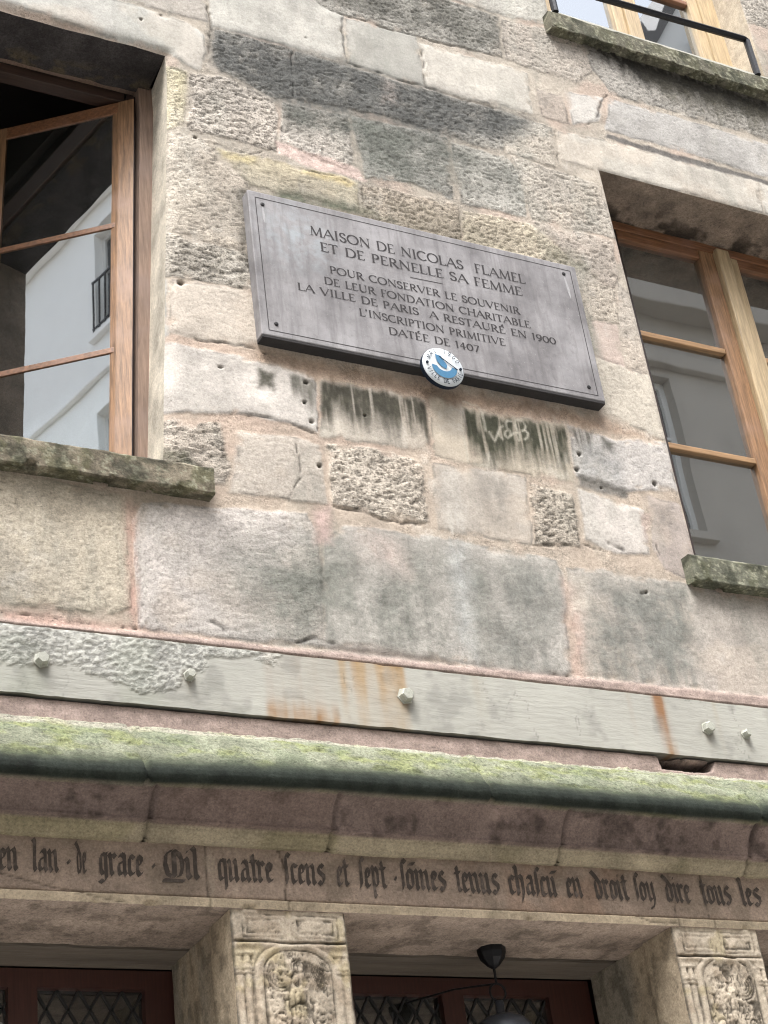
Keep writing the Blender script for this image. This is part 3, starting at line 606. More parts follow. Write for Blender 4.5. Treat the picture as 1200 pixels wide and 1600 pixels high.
    sc_ = lin((192, 172, 162))*(.6+.6*fb(X, Z*2.5, .05, 93, 4))[..., None]
    col[:] = col*(1-strip[..., None])+sc_*strip[..., None]
    h += strip*(.006-h)+strip*.004*(fb(X, Z, .04, 94, 4)-.5)
    rough[:] = rough*(1-strip)+.45*strip
    for hx, hz, hr in HOLES:
        d = np.sqrt((X-hx)**2+(Z-hz)**2)
        m = np.exp(-(d/(hr*.8))**3)
        h -= .03*m; col *= (1-.85*m)[..., None]
    # hollow behind the painted beam, gap above it, broken-out hole below it
    g = ss(3.843, 3.839, Z+.004*(fb(X, Z*0, .06, 95, 3)-.5))*ss(3.630, 3.634, Z)
    h -= .05*g
    hole = ss(0, .012, sdf([(3.205, 3.58), (3.195, 3.632), (3.42, 3.632), (3.40, 3.592), (3.30, 3.585)], WX, WZ))
    h -= .06*hole; col *= (1-.8*hole)[..., None]
    return np.clip(col*KA, .012, .8), np.clip(rough, 0, 1), h

house = empty('stone_house', 'old limestone house with mossy cornice, carved pillars, gothic inscription and oak windows', 'house', (0, 0, 0))

xs = arr(-3, .98, 4.98, 8.4, .0055, .045, [o[0] for o in OPEN]+[o[1] for o in OPEN])
zs = arr(ZS0, 3.55, 7.75, ZS1, .0055, .05, [o[2] for o in OPEN]+[o[3] for o in OPEN])
X, Z = np.meshgrid(xs, zs, indexing='ij')
col, rough, h = wall_fields(X, Z)
inside = np.zeros((len(xs)-1, len(zs)-1), bool)
cxm = (xs[:-1]+xs[1:])/2; czm = (zs[:-1]+zs[1:])/2
XX = X.copy()
for k, (a, b, c, d) in enumerate(OPEN):
    inside |= ((cxm > a) & (cxm < b))[:, None] & ((czm > c) & (czm < d))[None]
    dx = np.maximum(np.maximum(a-X, X-b), 0); dz = np.maximum(np.maximum(c-Z, Z-d), 0)
    de = np.hypot(dx, dz)
    r_ = .022 if k == 0 else .006
    h = h*ss(-.01, .03, de)-(.014 if k == 0 else .003)*np.exp(-(de/r_)**1.5)*(.6+.8*fb(X, Z, .12, 97, 3))
fall = ss(.30, .0, np.abs(X-1.712))*(X > 1.0)
XX += lean(Z)*fall
P = np.stack([XX, -h, Z], -1)
wparts = [(P, col, rough, ~inside)]
# reveals (jambs and soffits) start on the wall's own edge vertices
def ix(a, v): return int(np.argmin(abs(a-v)))
def reveal(edge, ecol, erough, dep, shift, tone=None, tfac=0., n=26, seed=0):
    """edge (m,3) of the front arris, extruded back by dep with a shift of (dx,dz) at the back"""
    m = len(edge); t = np.linspace(0, 1, n)[None, :, None]
    back = edge+np.array([shift[0], 0, shift[1]]); back[:, 1] = dep
    Pn = edge[:, None]*(1-t)+back[:, None]*t
    U, V = np.meshgrid(np.arange(m)*.0055, t[0, :, 0]*dep, indexing='ij')
    cc = np.repeat(ecol[:, None], n, 1)*.35+.65*ecol.mean(0)
    cc = cc*(.65+.7*fb(U, V, .09, 100+seed, 4))[..., None]
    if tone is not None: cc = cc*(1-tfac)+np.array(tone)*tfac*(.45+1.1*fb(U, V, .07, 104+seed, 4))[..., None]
    return Pn, cc, np.full((m, n), .35)
a, b, c, d = OPEN[0]
ia, ib, jc, jd = ix(xs, a), ix(xs, b), ix(zs, c), ix(zs, d)
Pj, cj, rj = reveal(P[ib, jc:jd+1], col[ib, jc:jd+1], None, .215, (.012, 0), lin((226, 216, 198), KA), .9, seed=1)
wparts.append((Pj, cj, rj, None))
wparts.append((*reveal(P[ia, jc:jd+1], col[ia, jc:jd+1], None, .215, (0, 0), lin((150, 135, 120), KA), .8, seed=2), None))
a2, b2, c2, d2 = OPEN[1]
ia2, ib2, jc2, jd2 = ix(xs, a2), ix(xs, b2), ix(zs, c2), ix(zs, d2)
wparts.append((*reveal(P[ia2, jc2:jd2+1], col[ia2, jc2:jd2+1], None, .26, (0, 0), seed=3), None))
wparts.append((*reveal(P[ib2, jc2:jd2+1], col[ib2, jc2:jd2+1], None, .26, (0, 0), seed=4), None))
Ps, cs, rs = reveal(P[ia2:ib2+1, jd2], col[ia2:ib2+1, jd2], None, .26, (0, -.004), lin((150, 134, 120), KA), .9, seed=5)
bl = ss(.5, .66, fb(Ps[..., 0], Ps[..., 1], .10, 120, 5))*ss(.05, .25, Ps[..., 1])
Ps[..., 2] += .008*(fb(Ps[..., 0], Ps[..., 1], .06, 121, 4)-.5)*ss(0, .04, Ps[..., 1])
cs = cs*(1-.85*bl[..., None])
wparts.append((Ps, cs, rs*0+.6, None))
a3, b3, c3, d3 = OPEN[2]
ia3, ib3, jc3, jd3 = ix(xs, a3), ix(xs, b3), ix(zs, c3), ix(zs, d3)
for i_, sd_ in ((ia3, 6), (ib3, 7)):
    wparts.append((*reveal(P[i_, jc3:jd3+1], col[i_, jc3:jd3+1], None, .20, (0, 0), lin((214, 200, 178), KA), .7, seed=sd_), None))
wparts.append((*reveal(P[ia3:ib3+1, jd3], col[ia3:ib3+1, jd3], None, .20, (0, 0), seed=8), None))
wall = sheets('wall', wparts, STONE, house)
# soot-black soffit of the open window, a plastered lintel underside of its own
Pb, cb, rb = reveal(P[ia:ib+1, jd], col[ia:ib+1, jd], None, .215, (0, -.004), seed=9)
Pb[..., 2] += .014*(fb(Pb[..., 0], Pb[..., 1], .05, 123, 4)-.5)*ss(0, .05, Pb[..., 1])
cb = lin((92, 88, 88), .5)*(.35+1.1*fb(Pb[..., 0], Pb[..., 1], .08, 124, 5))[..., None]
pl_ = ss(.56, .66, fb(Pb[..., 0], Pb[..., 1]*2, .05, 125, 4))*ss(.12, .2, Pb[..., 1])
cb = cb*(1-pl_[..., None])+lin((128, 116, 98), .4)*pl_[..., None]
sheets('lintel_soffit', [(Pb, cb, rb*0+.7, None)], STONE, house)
# side, back and top of the house, storeys closed behind the windows
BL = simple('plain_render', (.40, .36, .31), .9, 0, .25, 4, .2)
s_ = EB()
s_.box(-3.0, -2.75, .03, 7, 0, 11).box(8.15, 8.4, .03, 7, 0, 11).box(-2.75, 8.15, 6.75, 7, 0, 11).box(-3.0, 8.4, -.25, 7.2, 11, 11.2)
s_.build('shell', BL, house)
rms = []
for (x0, x1, z0, z1) in ((-.6, 2.35, 3.9, 6.7), (2.6, 5.9, 3.9, 6.7), (2.6, 5.9, 6.85, 9.6)):
    y0, y1 = .33, 4.2; rm = MB(); rms.append(rm)
    rm.poly([(x0, y1, z0), (x1, y1, z0), (x1, y1, z1), (x0, y1, z1)]).poly([(x0, y0, z0), (x0, y1, z0), (x0, y1, z1), (x0, y0, z1)])
    rm.poly([(x1, y0, z0), (x1, y1, z0), (x1, y1, z1), (x1, y0, z1)]).poly([(x0, y0, z0), (x1, y0, z0), (x1, y1, z0), (x0, y1, z0)])
    rm.poly([(x0, y0, z1), (x1, y0, z1), (x1, y1, z1), (x0, y1, z1)])
for rm, ((ox0, ox1, oz0, oz1), dep, (x0, x1, z0, z1)) in zip(rms, ((OPEN[0], .30, (-.6, 2.35, 3.9, 6.7)), (OPEN[1], .33, (2.6, 5.9, 3.9, 6.7)), (OPEN[2], .33, (2.6, 5.9, 6.85, 9.6)))):
    ox0 -= .02; ox1 += .05; oz0 -= .01; oz1 += .02
    for q in ((x0, ox0, z0, z1), (ox1, x1, z0, z1), (ox0, ox1, z0, oz0), (ox0, ox1, oz1, z1)):
        rm.poly([(q[0], .33, q[2]), (q[1], .33, q[2]), (q[1], .33, q[3]), (q[0], .33, q[3])])
    # returns between stone reveal and inner lining
    for q in (((ox0, ox0), (oz0, oz1)), ((ox1, ox1), (oz0, oz1))):
        rm.poly([(q[0][0], .214, oz0), (q[0][0], .33, oz0), (q[0][0], .33, oz1), (q[0][0], .214, oz1)])
    rm.poly([(ox0, .214, oz1), (ox1, .214, oz1), (ox1, .33, oz1), (ox0, .33, oz1)])
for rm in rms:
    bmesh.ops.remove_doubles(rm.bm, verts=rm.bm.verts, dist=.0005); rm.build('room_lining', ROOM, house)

# ------------------------------------------------------------------ window sills
def slab(name, x0, x1, yf, z0, z1, parent, tone, seed, moss=1., yb=.22, endx=False):
    """worn stone sill: front, top, underside and ends as one displaced sheet swept along x"""
    prof = []
    def seg(p, q, n):
        for k in range(n): prof.append((p[0]+(q[0]-p[0])*k/n, p[1]+(q[1]-p[1])*k/n))
    r = .008
    seg((yb, z1+.012), (yf+r, z1), 14); seg((yf+r, z1), (yf, z1-r), 4); seg((yf, z1-r), (yf, z0+r*.6), 22)
    seg((yf, z0+r*.6), (yf+r*.6, z0), 4); seg((yf+r*.6, z0), (.02, z0+.004), 14); prof.append((.02, z0+.004))
    pr = np.array(prof); s_len = np.concatenate([[0], np.cumsum(np.hypot(*np.diff(pr, axis=0).T))])
    xa = np.arange(x0, x1+.001, .006); xa[-1] = x1
    U, V = np.meshgrid(xa, s_len, indexing='ij')
    Pn = np.zeros((*U.shape, 3)); Pn[..., 0] = U; Pn[..., 1] = pr[:, 0]; Pn[..., 2] = pr[:, 1]
    n = (fb(U, V, .05, seed, 4)-.5); n2 = fb(U, V*0, .18, seed+5, 3)-.5
    Pn[..., 1] -= .008*n*ss(.1, .0, np.abs(pr[:, 0]-yf)); Pn[..., 2] += .006*n2+.004*n
    ch = ss(.62, .75, fb(U, V, .04, seed+9, 3))*np.exp(-((pr[:, 1]-z0)/.016)**2)*(pr[:, 0] < 0)
    Pn[..., 2] += .012*ch; Pn[..., 1] += .008*ch
    base = lin(tone, .55)*(.25+1.5*fb(U, V, .05, seed+2, 6, .66))[..., None]
    g = ss(.42, .62, fb(U, V, .05, seed+3, 5))[..., None]*moss
    cc = base*(1-.6*g)+lin((104, 106, 76), .55)*.6*g
    sp = ss(.60, .68, fb(U, V, .012, seed+8, 3))[..., None]; cc = cc*(1-.6*sp)+lin((186, 184, 160), .6)*.6*sp
    dk = ss(.46, .64, fb(U, V, .07, seed+4, 6, .65))[..., None]
    cc = cc*(1-.6*dk)+lin((62, 66, 54), .5)*.6*dk
    ed = np.exp(-((pr[:, 1]-z1)/.014)**2)*(pr[:, 0] < .03)
    cc = cc*(1-.5*(ed*ss(.4, .6, fb(U, V, .03, seed+7, 3)))[..., None])
    parts = [(Pn, cc, np.full(U.shape, .6), None)]
    for xi in (0, -1):
        e = Pn[xi]; ctr = np.array([0, .08, (z0+z1)/2])+np.array([xa[xi], 0, 0])
        t = np.linspace(0, 1, 6)[:, None, None]
        E = e[None]*(1-t)+ctr*t
        parts.append((E, np.repeat(cc[xi][None], 6, 0), np.full(E.shape[:2], .6), None))
    return sheets(name, parts, STONE, parent)

# ------------------------------------------------------------------ windows
def leanf(v): return (v[0]-.052*max(0, min(6.1-v[2], 1.9)), v[1], v[2])
# open window, its right leaf swung into the room
w1 = lattice('window', [.58, .66, 1.6718, 1.728], [4.46, 4.4605]+[4.46+1.775*k/12 for k in range(1, 12)]+[6.2345, 6.235], .19, .245, lambda x, z: .66 < x < 1.6718 and 4.4605 < z < 6.2345, GREYW_Z, house, leanf)
w1['label'] = 'oak window with its leaf standing open into a dark room'
EB().box(1.640, 1.6715, .225, .30, 4.46, 6.21, .003).box(.66, .69, .225, .30, 4.46, 6.21, .003).xf(leanf).build('inner_stile', DARKW_Z, w1)
EB().box(.6605, 1.639, .2465, .3, 6.19, 6.234, .004).box(.66, 1.63, .2, .29, 4.461, 4.474).build('head_rail', DARKW_X, w1)
slab('sill', .50, 1.742, -.05, 4.335, 4.432, w1, (150, 140, 122), 200)
TH = R(37)
def leaf(hx, hy, z0, z1, wd, sgn, muntins, parent, th, leanit=True):
    """a glazed leaf hinged at hx; sgn -1: leaf runs to -x"""
    ct, st_ = math.cos(th), math.sin(th)
    def tr(v):
        u, n, z = v
        q = (hx+sgn*(u*ct)+n*st_*(-sgn)*-1*(-1 if sgn < 0 else 1)*0+(-n*st_ if sgn < 0 else n*st_), hy+u*st_+n*ct, z)
        return leanf(q) if leanit else q
    EB().box(0, .058, -.022, .022, z0, z1, .004).box(wd-.058, wd, -.022, .022, z0, z1, .004).xf(tr).build('leaf_stile', OAK_Z, parent)
    rl = EB().box(.0583, wd-.0583, -.0215, .0215, z1-.052, z1-.001, .004).box(.0583, wd-.0583, -.0215, .0215, z0+.001, z0+.075, .004)
    rl.xf(tr).build('leaf_rail', OAK_X, parent)
    for z in muntins:
        MB().box(.0583, wd-.0583, -.018, .018, z-.011, z+.011, .003).xf(tr).build('glazing_bar', OAK_X, parent)
    zz = [z0+.075]+[v for z in muntins for v in (z-.011, z+.011)]+[z1-.052]
    for a_, b_ in zip(zz[::2], zz[1::2]):
        MB().box(.0575, wd-.0575, -.002, .002, a_-.004, b_+.004).xf(tr).build('pane', GLASS, parent)
leaf(1.646, .222, 4.475, 6.178, .54, -1, (5.045, 5.59), w1, TH)
leaf(.682, .245, 4.475, 6.160, .46, 1, (5.06, 5.605), w1, R(80), False)

# closed window on the right
w2 = lattice('window', [3.55, 3.70, 4.90, 5.05], [4.40, 4.41, 6.24, 6.245], .24, .31, lambda x, z: 3.7 < x < 4.9 and 4.41 < z < 6.24, GREYW_Z, house)
w2['label'] = 'closed two leaf window with pale meeting stiles'
slab('sill', 3.487, 5.15, -.05, 4.283, 4.390, w2, (128, 128, 112), 230, .7)
EB().box(3.701, 4.899, .243, .31, 6.178, 6.24, .004).box(3.701, 4.899, .243, .31, 4.41, 4.445, .004).build('head_rail', OAK_X, w2)
EB().box(3.7005, 3.782, .25, .30, 4.446, 6.177, .004).box(4.818, 4.8995, .25, .30, 4.446, 6.177, .004).build('leaf_stile', DARKW_Z, w2)
MB().box(4.205, 4.283, .248, .30, 4.446, 6.177, .005).build('meeting_stile', OAK_Z, w2)
MB().box(4.2835, 4.352, .222, .30, 4.446, 6.190, .008).build('cover_batten', PALE_Z, w2)
MB().box(4.3525, 4.412, .248, .30, 4.446, 6.177, .005).build('meeting_stile', PALE_Z, w2)
for x0, x1 in ((3.7825, 4.2045), (4.4125, 4.8175)):
    EB().box(x0, x1, .25, .298, 6.134, 6.177, .004).box(x0, x1, .25, .298, 4.446, 4.51, .004).build('leaf_rail', OAK_X, w2)
    for z in (5.092, 5.636): MB().box(x0, x1, .252, .29, z-.013, z+.013, .004).build('glazing_bar', PALE_X, w2)
    for a_, b_ in ((4.51, 5.079), (5.105, 5.623), (5.649, 6.134)):
        MB().box(x0-.002, x1+.002, .273, .277, a_-.003, b_+.003).build('pane', GLASS2, w2)
# curtainless room beyond: pale linen blind hung low
# upper window
w3 = lattice('window', [3.487, 3.60, 4.56, 4.66], [7.095, 7.12, 8.95, 9.0], .165, .24, lambda x, z: 3.6 < x < 4.56 and 7.12 < z < 8.95, PALE_Z, house)
w3['label'] = 'upper window with pale wooden frame reflecting the sky'
slab('sill', 3.446, 4.80, -.05, 6.955, 7.055, w3, (128, 124, 108), 260, .6)
MB().box(3.487, 4.66, -.02, .17, 7.058, 7.10, .004).build('sill_board', simple('lichened_stone', (.36, .35, .30), .9, 0, .4, 18, .4), w3)
EB().box(3.6005, 3.66, .172, .225, 7.12, 8.94, .004).box(4.50, 4.5595, .172, .225, 7.12, 8.94, .004).build('leaf_stile', PALE_Z, w3)
EB().box(4.012, 4.072, .170, .225, 7.12, 8.94, .005).box(4.105, 4.165, .170, .225, 7.12, 8.94, .005).build('meeting_stile', PALE_Z, w3)
MB().box(4.0725, 4.1045, .155, .225, 7.12, 8.95, .005).build('cover_batten', PALE_Z, w3)
for x0, x1 in ((3.6605, 4.0115), (4.1655, 4.4995)):
    EB().box(x0, x1, .172, .222, 7.12, 7.185, .004).box(x0, x1, .172, .222, 8.88, 8.94, .004).build('leaf_rail', PALE_X, w3)
    for z in (7.735, 8.30): MB().box(x0, x1, .176, .215, z-.013, z+.013, .004).build('glazing_bar', OAK_X, w3)
    for a_, b_ in ((7.185, 7.722), (7.748, 8.287), (8.313, 8.88)):
        MB().box(x0-.002, x1+.002, .196, .2, a_-.003, b_+.003).build('pane', GLASS3, w3)
MB().tube([(3.505, -.022, 7.09), (3.505, -.022, 7.262), (3.52, -.022, 7.272), (4.572, -.022, 7.318), (4.588, -.022, 7.312), (4.588, -.022, 7.09)], .0155, 8).build('safety_rail', IRON, w3)

# ------------------------------------------------------------------ painted beam with bolts
m, t, p = mat('grey_green_paint')
at = node(t, 'ShaderNodeAttribute'); at.attribute_name = 'col'
v = mapping(t); vx = mapping(t, (.18, 1, 1))
f = mth(t, 'ADD', .86, mth(t, 'ADD', mth(t, 'MULTIPLY', noise(t, v, 14, 5), .18), mth(t, 'MULTIPLY', noise(t, vx, 110, 4), .12)))
vm = node(t, 'ShaderNodeVectorMath'); vm.operation = 'SCALE'; t.links.new(at.outputs['Color'], vm.inputs[0]); t.links.new(f, vm.inputs['Scale'])
t.links.new(vm.outputs[0], p.inputs['Base Color']); p.inputs['Roughness'].default_value = .55
bump(t, p, mth(t, 'ADD', noise(t, vx, 90, 4), mth(t, 'MULTIPLY', mth(t, 'MULTIPLY', noise(t, v, 120, 5, .7), at.outputs['Alpha']), 4)), .35, .004)
PAINT = m
bx = arr(-3, .98, 3.9, 8.4, .005, .04, []); bz = np.linspace(3.6345, 3.8365, 46)
U, V = np.meshgrid(bx, bz, indexing='ij')
peel = ss(0, .02, sdf([(1.0, 3.845), (1.93, 3.845), (1.90, 3.80), (1.72, 3.80), (1.60, 3.70), (1.50, 3.655), (1.40, 3.70), (1.28, 3.74), (1.20, 3.70), (1.0, 3.70)], U+.11*(fb(U, V, .06, 300, 5, .65)-.5), V+.09*(fb(U, V, .06, 301, 5, .65)-.5)))
lump = fb(U+.01*fb(U, V, .02, 399, 3), V*1.7, .011, 302, 3)
y = -.016-.002*(fb(U, V, .3, 303, 3)-.5)*2-peel*.0016*ss(.45, .57, lump)-peel*.0014*ss(.56, .64, fb(U, V, .016, 398, 3))
edge_n = fb(U, V*0, .05, 304, 3)-.5
Vz = V+np.where(V > 3.82, .004*edge_n, 0)-np.where(V < 3.65, .004*edge_n, 0)
cB = lin((190, 188, 178), .66)*(.82+.34*fb(U, V, .22, 305, 4))[..., None]
cB = cB*(1-.35*peel[..., None])+lin((226, 224, 214), .68)*(.35*peel*ss(.46, .55, lump))[..., None]
grn = ss(.5, .7, fb(U, V, .15, 306, 4))*ss(2.2, 1.2, U)
cB = cB*(1-.3*grn[..., None])+lin((150, 158, 136), .66)*(.3*grn)[..., None]
run = fb(U, V*.05, .018, 308, 4); run2 = fb(U, V*.12, .06, 309, 4)
def rust(x0, x1, top, amt, c):
    global cB
    wnd = ss(x0-.01, x0+.012, U)*ss(x1+.01, x1-.012, U)
    vert = (ss(3.61, 3.84, V) if top else ss(3.72, 3.635, V))**1.2
    k = np.clip(.8*amt*wnd*(.30+ss(.30, .78, run)*.55+.4*ss(.3, .7, run2))*(.15+.85*vert)*(.6+.8*fb(U, V, .03, 313, 4)), 0, 1)[..., None]
    cB = cB*(1-k)+lin(c, .6)*k
rust(2.095, 2.32, True, .9, (186, 146, 96)); rust(2.09, 2.13, True, .6, (190, 160, 110)); rust(1.86, 2.09, False, .9, (176, 132, 84)); rust(3.215, 3.262, True, 1.3, (160, 116, 78)); rust(3.235, 3.275, False, .8, (170, 130, 90))
for bx_, bz_, br_ in ((1.212, 3.736, .02), (1.632, 3.735, .016), (2.311, 3.741, .022), (3.411, 3.737, .02), (3.563, 3.730, .014)):
    k = (.55*np.exp(-((U-bx_-.004)/(br_*.9))**2)*ss(bz_-.10, bz_, V)*(V < bz_)*ss(.3, .7, run)+.5*np.exp(-(np.hypot(U-bx_, V-bz_)/(br_*1.35))**4))[..., None]
    cB = cB*(1-.6*k)+lin((138, 118, 92), .6)*.6*k
crk = np.exp(-((fb(U, V*.45, .07, 315, 4)-.5)/.006)**2)*ss(.5, .65, fb(U, V, .2, 318, 2)); cB = cB*(1-.35*crk[..., None])
rust(3.115, 3.13, True, .7, (170, 140, 100)); rust(3.455, 3.468, True, .8, (184, 160, 110)); rust(2.15, 2.19, True, .8, (186, 150, 96)); rust(2.12, 2.30, False, .35, (180, 146, 100)); rust(2.16, 2.32, True, .45, (196, 168, 124)); rust(2.55, 2.60, True, .2, (170, 150, 110))
dark_mask = ss(.55, .72, fb(U, V, .08, 311, 5))  # random grime patches on the paint
cB = cB*(1-.22*dark_mask[..., None])
Pb = np.stack([U, y, Vz], -1)
tp = np.stack([Pb[:, -1], Pb[:, -1]+np.array([0, .06, .0])], 1); bt = np.stack([Pb[:, 0], Pb[:, 0]+np.array([0, .06, 0])], 1)
beam = sheets('painted_beam', [(Pb, cB, peel, None), (tp, cB[:, -1:].repeat(2, 1)*.6, np.zeros((len(bx), 2)), None), (bt, cB[:, :1].repeat(2, 1)*.6, np.zeros((len(bx), 2)), None)], PAINT, house)
BOLT = simple('painted_bolt', (.36, .36, .31), .5, 0, .5, 60, .4)
for i, (x, z, r, rot) in enumerate(((1.212, 3.736, .019, .3), (1.632, 3.735, .015, .8), (2.311, 3.741, .022, .15), (3.411, 3.737, .020, .5), (3.563, 3.730, .014, 1.0))):
    b_ = MB().lathe([(r*1.25, -.012), (r*1.25, -.019), (r*1.0, -.0195), (r*.98, -.034), (r*.8, -.040)], (x, 0, z), 6, 'y', rot).build('bolt', BOLT, beam)

# ------------------------------------------------------------------ cornice: mossy weathering, dark roll, cove, mouldings
def spline(pts, n):
    pts = np.array(pts, float); t = np.concatenate([[0], np.cumsum(np.hypot(*np.diff(pts, axis=0).T))])
    s = np.linspace(0, t[-1], n); return np.stack([np.interp(s, t, pts[:, 0]), np.interp(s, t, pts[:, 1])], -1), s
prof = [(.03, 3.575), (-.018, 3.568), (-.024, 3.556), (-.06, 3.512), (-.10, 3.455), (-.128, 3.415), (-.143, 3.396), (-.150, 3.380), (-.151, 3.366), (-.146, 3.354), (-.136, 3.348),
        (-.118, 3.345), (-.092, 3.336), (-.072, 3.322), (-.060, 3.306), (-.055, 3.295), (-.055, 3.286), (-.040, 3.282), (-.036, 3.279), (-.034, 3.270), (-.022, 3.258), (-.014, 3.254), (-.013, 3.246), (.02, 3.244)]
pp, s_ = spline(prof, 120)
cx_ = arr(-3, .95, 3.85, 8.4, .007, .05, [])
U, V = np.meshgrid(cx_, s_, indexing='ij')
T_ = np.gradient(pp, axis=0); T_ /= np.hypot(*T_.T)[:, None]; N_ = np.stack([T_[:, 1], -T_[:, 0]], -1)   # outward
N_ = -N_ if N_[40, 0] > 0 else N_
PY, PZ = pp[:, 0][None], pp[:, 1][None]
moss = ss(3.405, 3.425, PZ+.02*(fb(U, V, .05, 320, 3)-.5)); nose = ss(3.462, 3.392, PZ+.035*(fb(U, V, .03, 321, 4)-.5))*ss(3.3435, 3.349, PZ)
cove = ss(3.349, 3.343, PZ)
ye0 = ss(.46, .66, fb(U*.5, V, .045, 326, 5, .62))
dn = .010*(fb(U, V*.5, .25, 322, 4)-.5)+.006*(fb(U, V, .05, 323, 4)-.5)*(.5+moss)+.009*(fb(U, V, .013, 324, 3)-.5)*moss*(.4+ye0)
for sx in (.55, 1.45, 2.478, 3.44, 4.5):            # joints in the roll
    g = np.exp(-((U-sx-.006*(fb(U*0, V, .05, 330)-.5))/.006)**2)*(moss*.4+nose); dn -= .018*g
for sx in (.2, 1.02, 1.482, 2.009, 2.75, 3.43, 4.2):   # joints in the cove
    g = np.exp(-((U-sx)/.007)**2)*cove; dn -= .010*g
dn -= .018*np.exp(-((U-3.36)/.05)**2-((PZ-3.50)/.03)**2)
Pc = np.zeros((*U.shape, 3)); Pc[..., 0] = U; Pc[..., 1] = PY+N_[:, 0]*dn; Pc[..., 2] = PZ+N_[:, 1]*dn+.027*ss(1.15, 2.1, U)*ss(3.30, 3.36, PZ)*ss(3.575, 3.50, PZ)
gst = lin((146, 149, 128), .62)*(.6+.8*fb(U, V, .06, 325, 5))[..., None]
ye = ss(.46, .72, fb(U*.5, V, .045, 326, 5, .62))*ss(.1, .5, .25+fb(U, V*0, .5, 327, 3)*.9)
gst = gst*(1-.8*ye[..., None])+(lin((146, 152, 104), .62)*(.7+.6*fb(U, V, .015, 328, 3))[..., None])*(.8*ye)[..., None]
gr2 = ss(.52, .68, fb(U, V, .09, 329, 4)); gst = gst*(1-.28*gr2[..., None])+lin((124, 138, 108), .6)*(.28*gr2)[..., None]
wl = ss(3.535, 3.555, PZ+.02*(fb(U, V*0, .12, 331, 3)-.5)); gst = gst*(1-.42*wl[..., None])+lin((214, 204, 190), .62)*(.42*wl)[..., None]
nk = lin((48, 54, 48), .62)*(.5+1.0*fb(U, V*.4, .035, 332, 4))[..., None]
ng = ss(3.375, 3.425, PZ+.014*(fb(U, V, .03, 341, 4)-.5))[..., None]*.75; nk = nk*(1-ng)+lin((84, 90, 72), .6)*ng
ck = lin((140, 123, 116), .60)*(.6+.8*fb(U, V, .14, 333, 5))[..., None]
bk = ss(.48, .72, fb(U, V*1.2, .07, 334, 5, .64)); ck = ck*(1-.65*bk[..., None])+lin((60, 52, 50), .6)*(.65*bk)[..., None]
pt = np.zeros_like(U)
for a_, b_ in ((1.495, 2.0),): pt += ss(a_, a_+.01, U)*ss(b_, b_-.01, U)
ck = ck*(1-.45*pt[..., None])+lin((128, 110, 102), .62)*(.45*pt)[..., None]
lowm = ss(3.284, 3.278, PZ); lm = lin((176, 164, 140), .62)*(.6+.8*fb(U, V, .12, 335, 5))[..., None]
gm = ss(.5, .65, fb(U, V, .2, 336, 4)); lm = lm*(1-.35*gm[..., None])+lin((128, 122, 82), .6)*(.35*gm)[..., None]
ck = ck*(1-lowm[..., None])+lm*lowm[..., None]
cC = gst*(1-nose[..., None]); cC = cC+nk*nose[..., None]; cC = cC*(1-cove[..., None])+ck*cove[..., None]
seam = np.zeros_like(U)
for sx in (.2, 1.02, 1.482, 2.009, 2.75, 3.43, 4.2): seam += np.exp(-((U-sx-.008*(fb(U*0, V, .03, 337)-.5))/.006)**2)*cove*.6
cC = cC*(1-.7*np.clip(seam, 0, 1)[..., None])
sheets('cornice', [(Pc, np.clip(cC, .01, .8), .45+.3*moss, None)], STONE, house)

# ------------------------------------------------------------------ lintel with the inscription band
lz = np.unique(np.concatenate([np.linspace(3.074, 3.247, 36), [3.1015, 3.1035]])); lx = arr(-3, .95, 3.85, 8.4, .006, .05, [])
U, V = np.meshgrid(lx, lz, indexing='ij')
band = ss(3.1005, 3.1030, V)
hB = .010*(1-band)-.004*band+.0025*(fb(U, V, .09, 340, 4)-.5)+.002*(fb(U, V, .02, 341, 3)-.5)
hB -= .010*np.exp(-((V-3.1018)/.0016)**2)
ch = ss(.60, .72, fb(U, V*0+7, .05, 342, 3))*ss(3.088, 3.075, V); hB -= .010*ch
cL = lin((170, 151, 135), .62)*(.62+.75*fb(U, V, .18, 343, 5))[..., None]
lo = lin((184, 168, 144), .62)*(.6+.8*fb(U, V, .10, 344, 5))[..., None]
cL = cL*band[..., None]+lo*(1-band[..., None])
og = ss(.52, .68, fb(U, V, .16, 345, 4))*band*ss(2.3, 2.7, U); cL = cL*(1-.22*og[..., None])+lin((170, 124, 94), .6)*(.22*og)[..., None]
gg = ss(.55, .7, fb(U, V, .12, 346, 4)); cL = cL*(1-.3*gg[..., None])+lin((108, 100, 84), .6)*(.3*gg)[..., None]
cr = ss(.55, .62, fb(U, V*.12, .016, 347, 3))*np.exp(-((U-1.70)/.045)**2)*.8+ss(.5, .6, fb(U, V, .03, 348, 3))*np.exp(-((U-1.665)/.02)**2)*band
cr = np.clip(cr, 0, 1); cL = cL*(1-.6*cr[..., None])+lin((196, 180, 160), .62)*(.6*cr)[..., None]
for sx in (1.652, 1.872, 3.145, 3.265, .6, 4.5):
    j = np.exp(-((U-sx-.02*(fb(U*0, V, .06, int(sx*100)%50+350)-.5))/.0025)**2)*.55; cL = cL*(1-j[..., None])
    hB -= .003*j
for pts in ([(1.10, 3.145), (1.22, 3.118), (1.30, 3.102), (1.34, 3.09), (1.42, 3.076)], [(2.99, 3.10), (3.04, 3.084), (3.10, 3.082), (3.13, 3.085)], [(1.86, 3.25), (1.88, 3.20), (1.872, 3.12), (1.885, 3.075)]):
    j = np.exp(-(pdist(pts, U+.012*(fb(U, V, .02, 360)-.5), V)/.0022)**2); cL = cL*(1-.5*j[..., None]); hB -= .004*j
Pl = np.stack([U, -hB, V], -1)
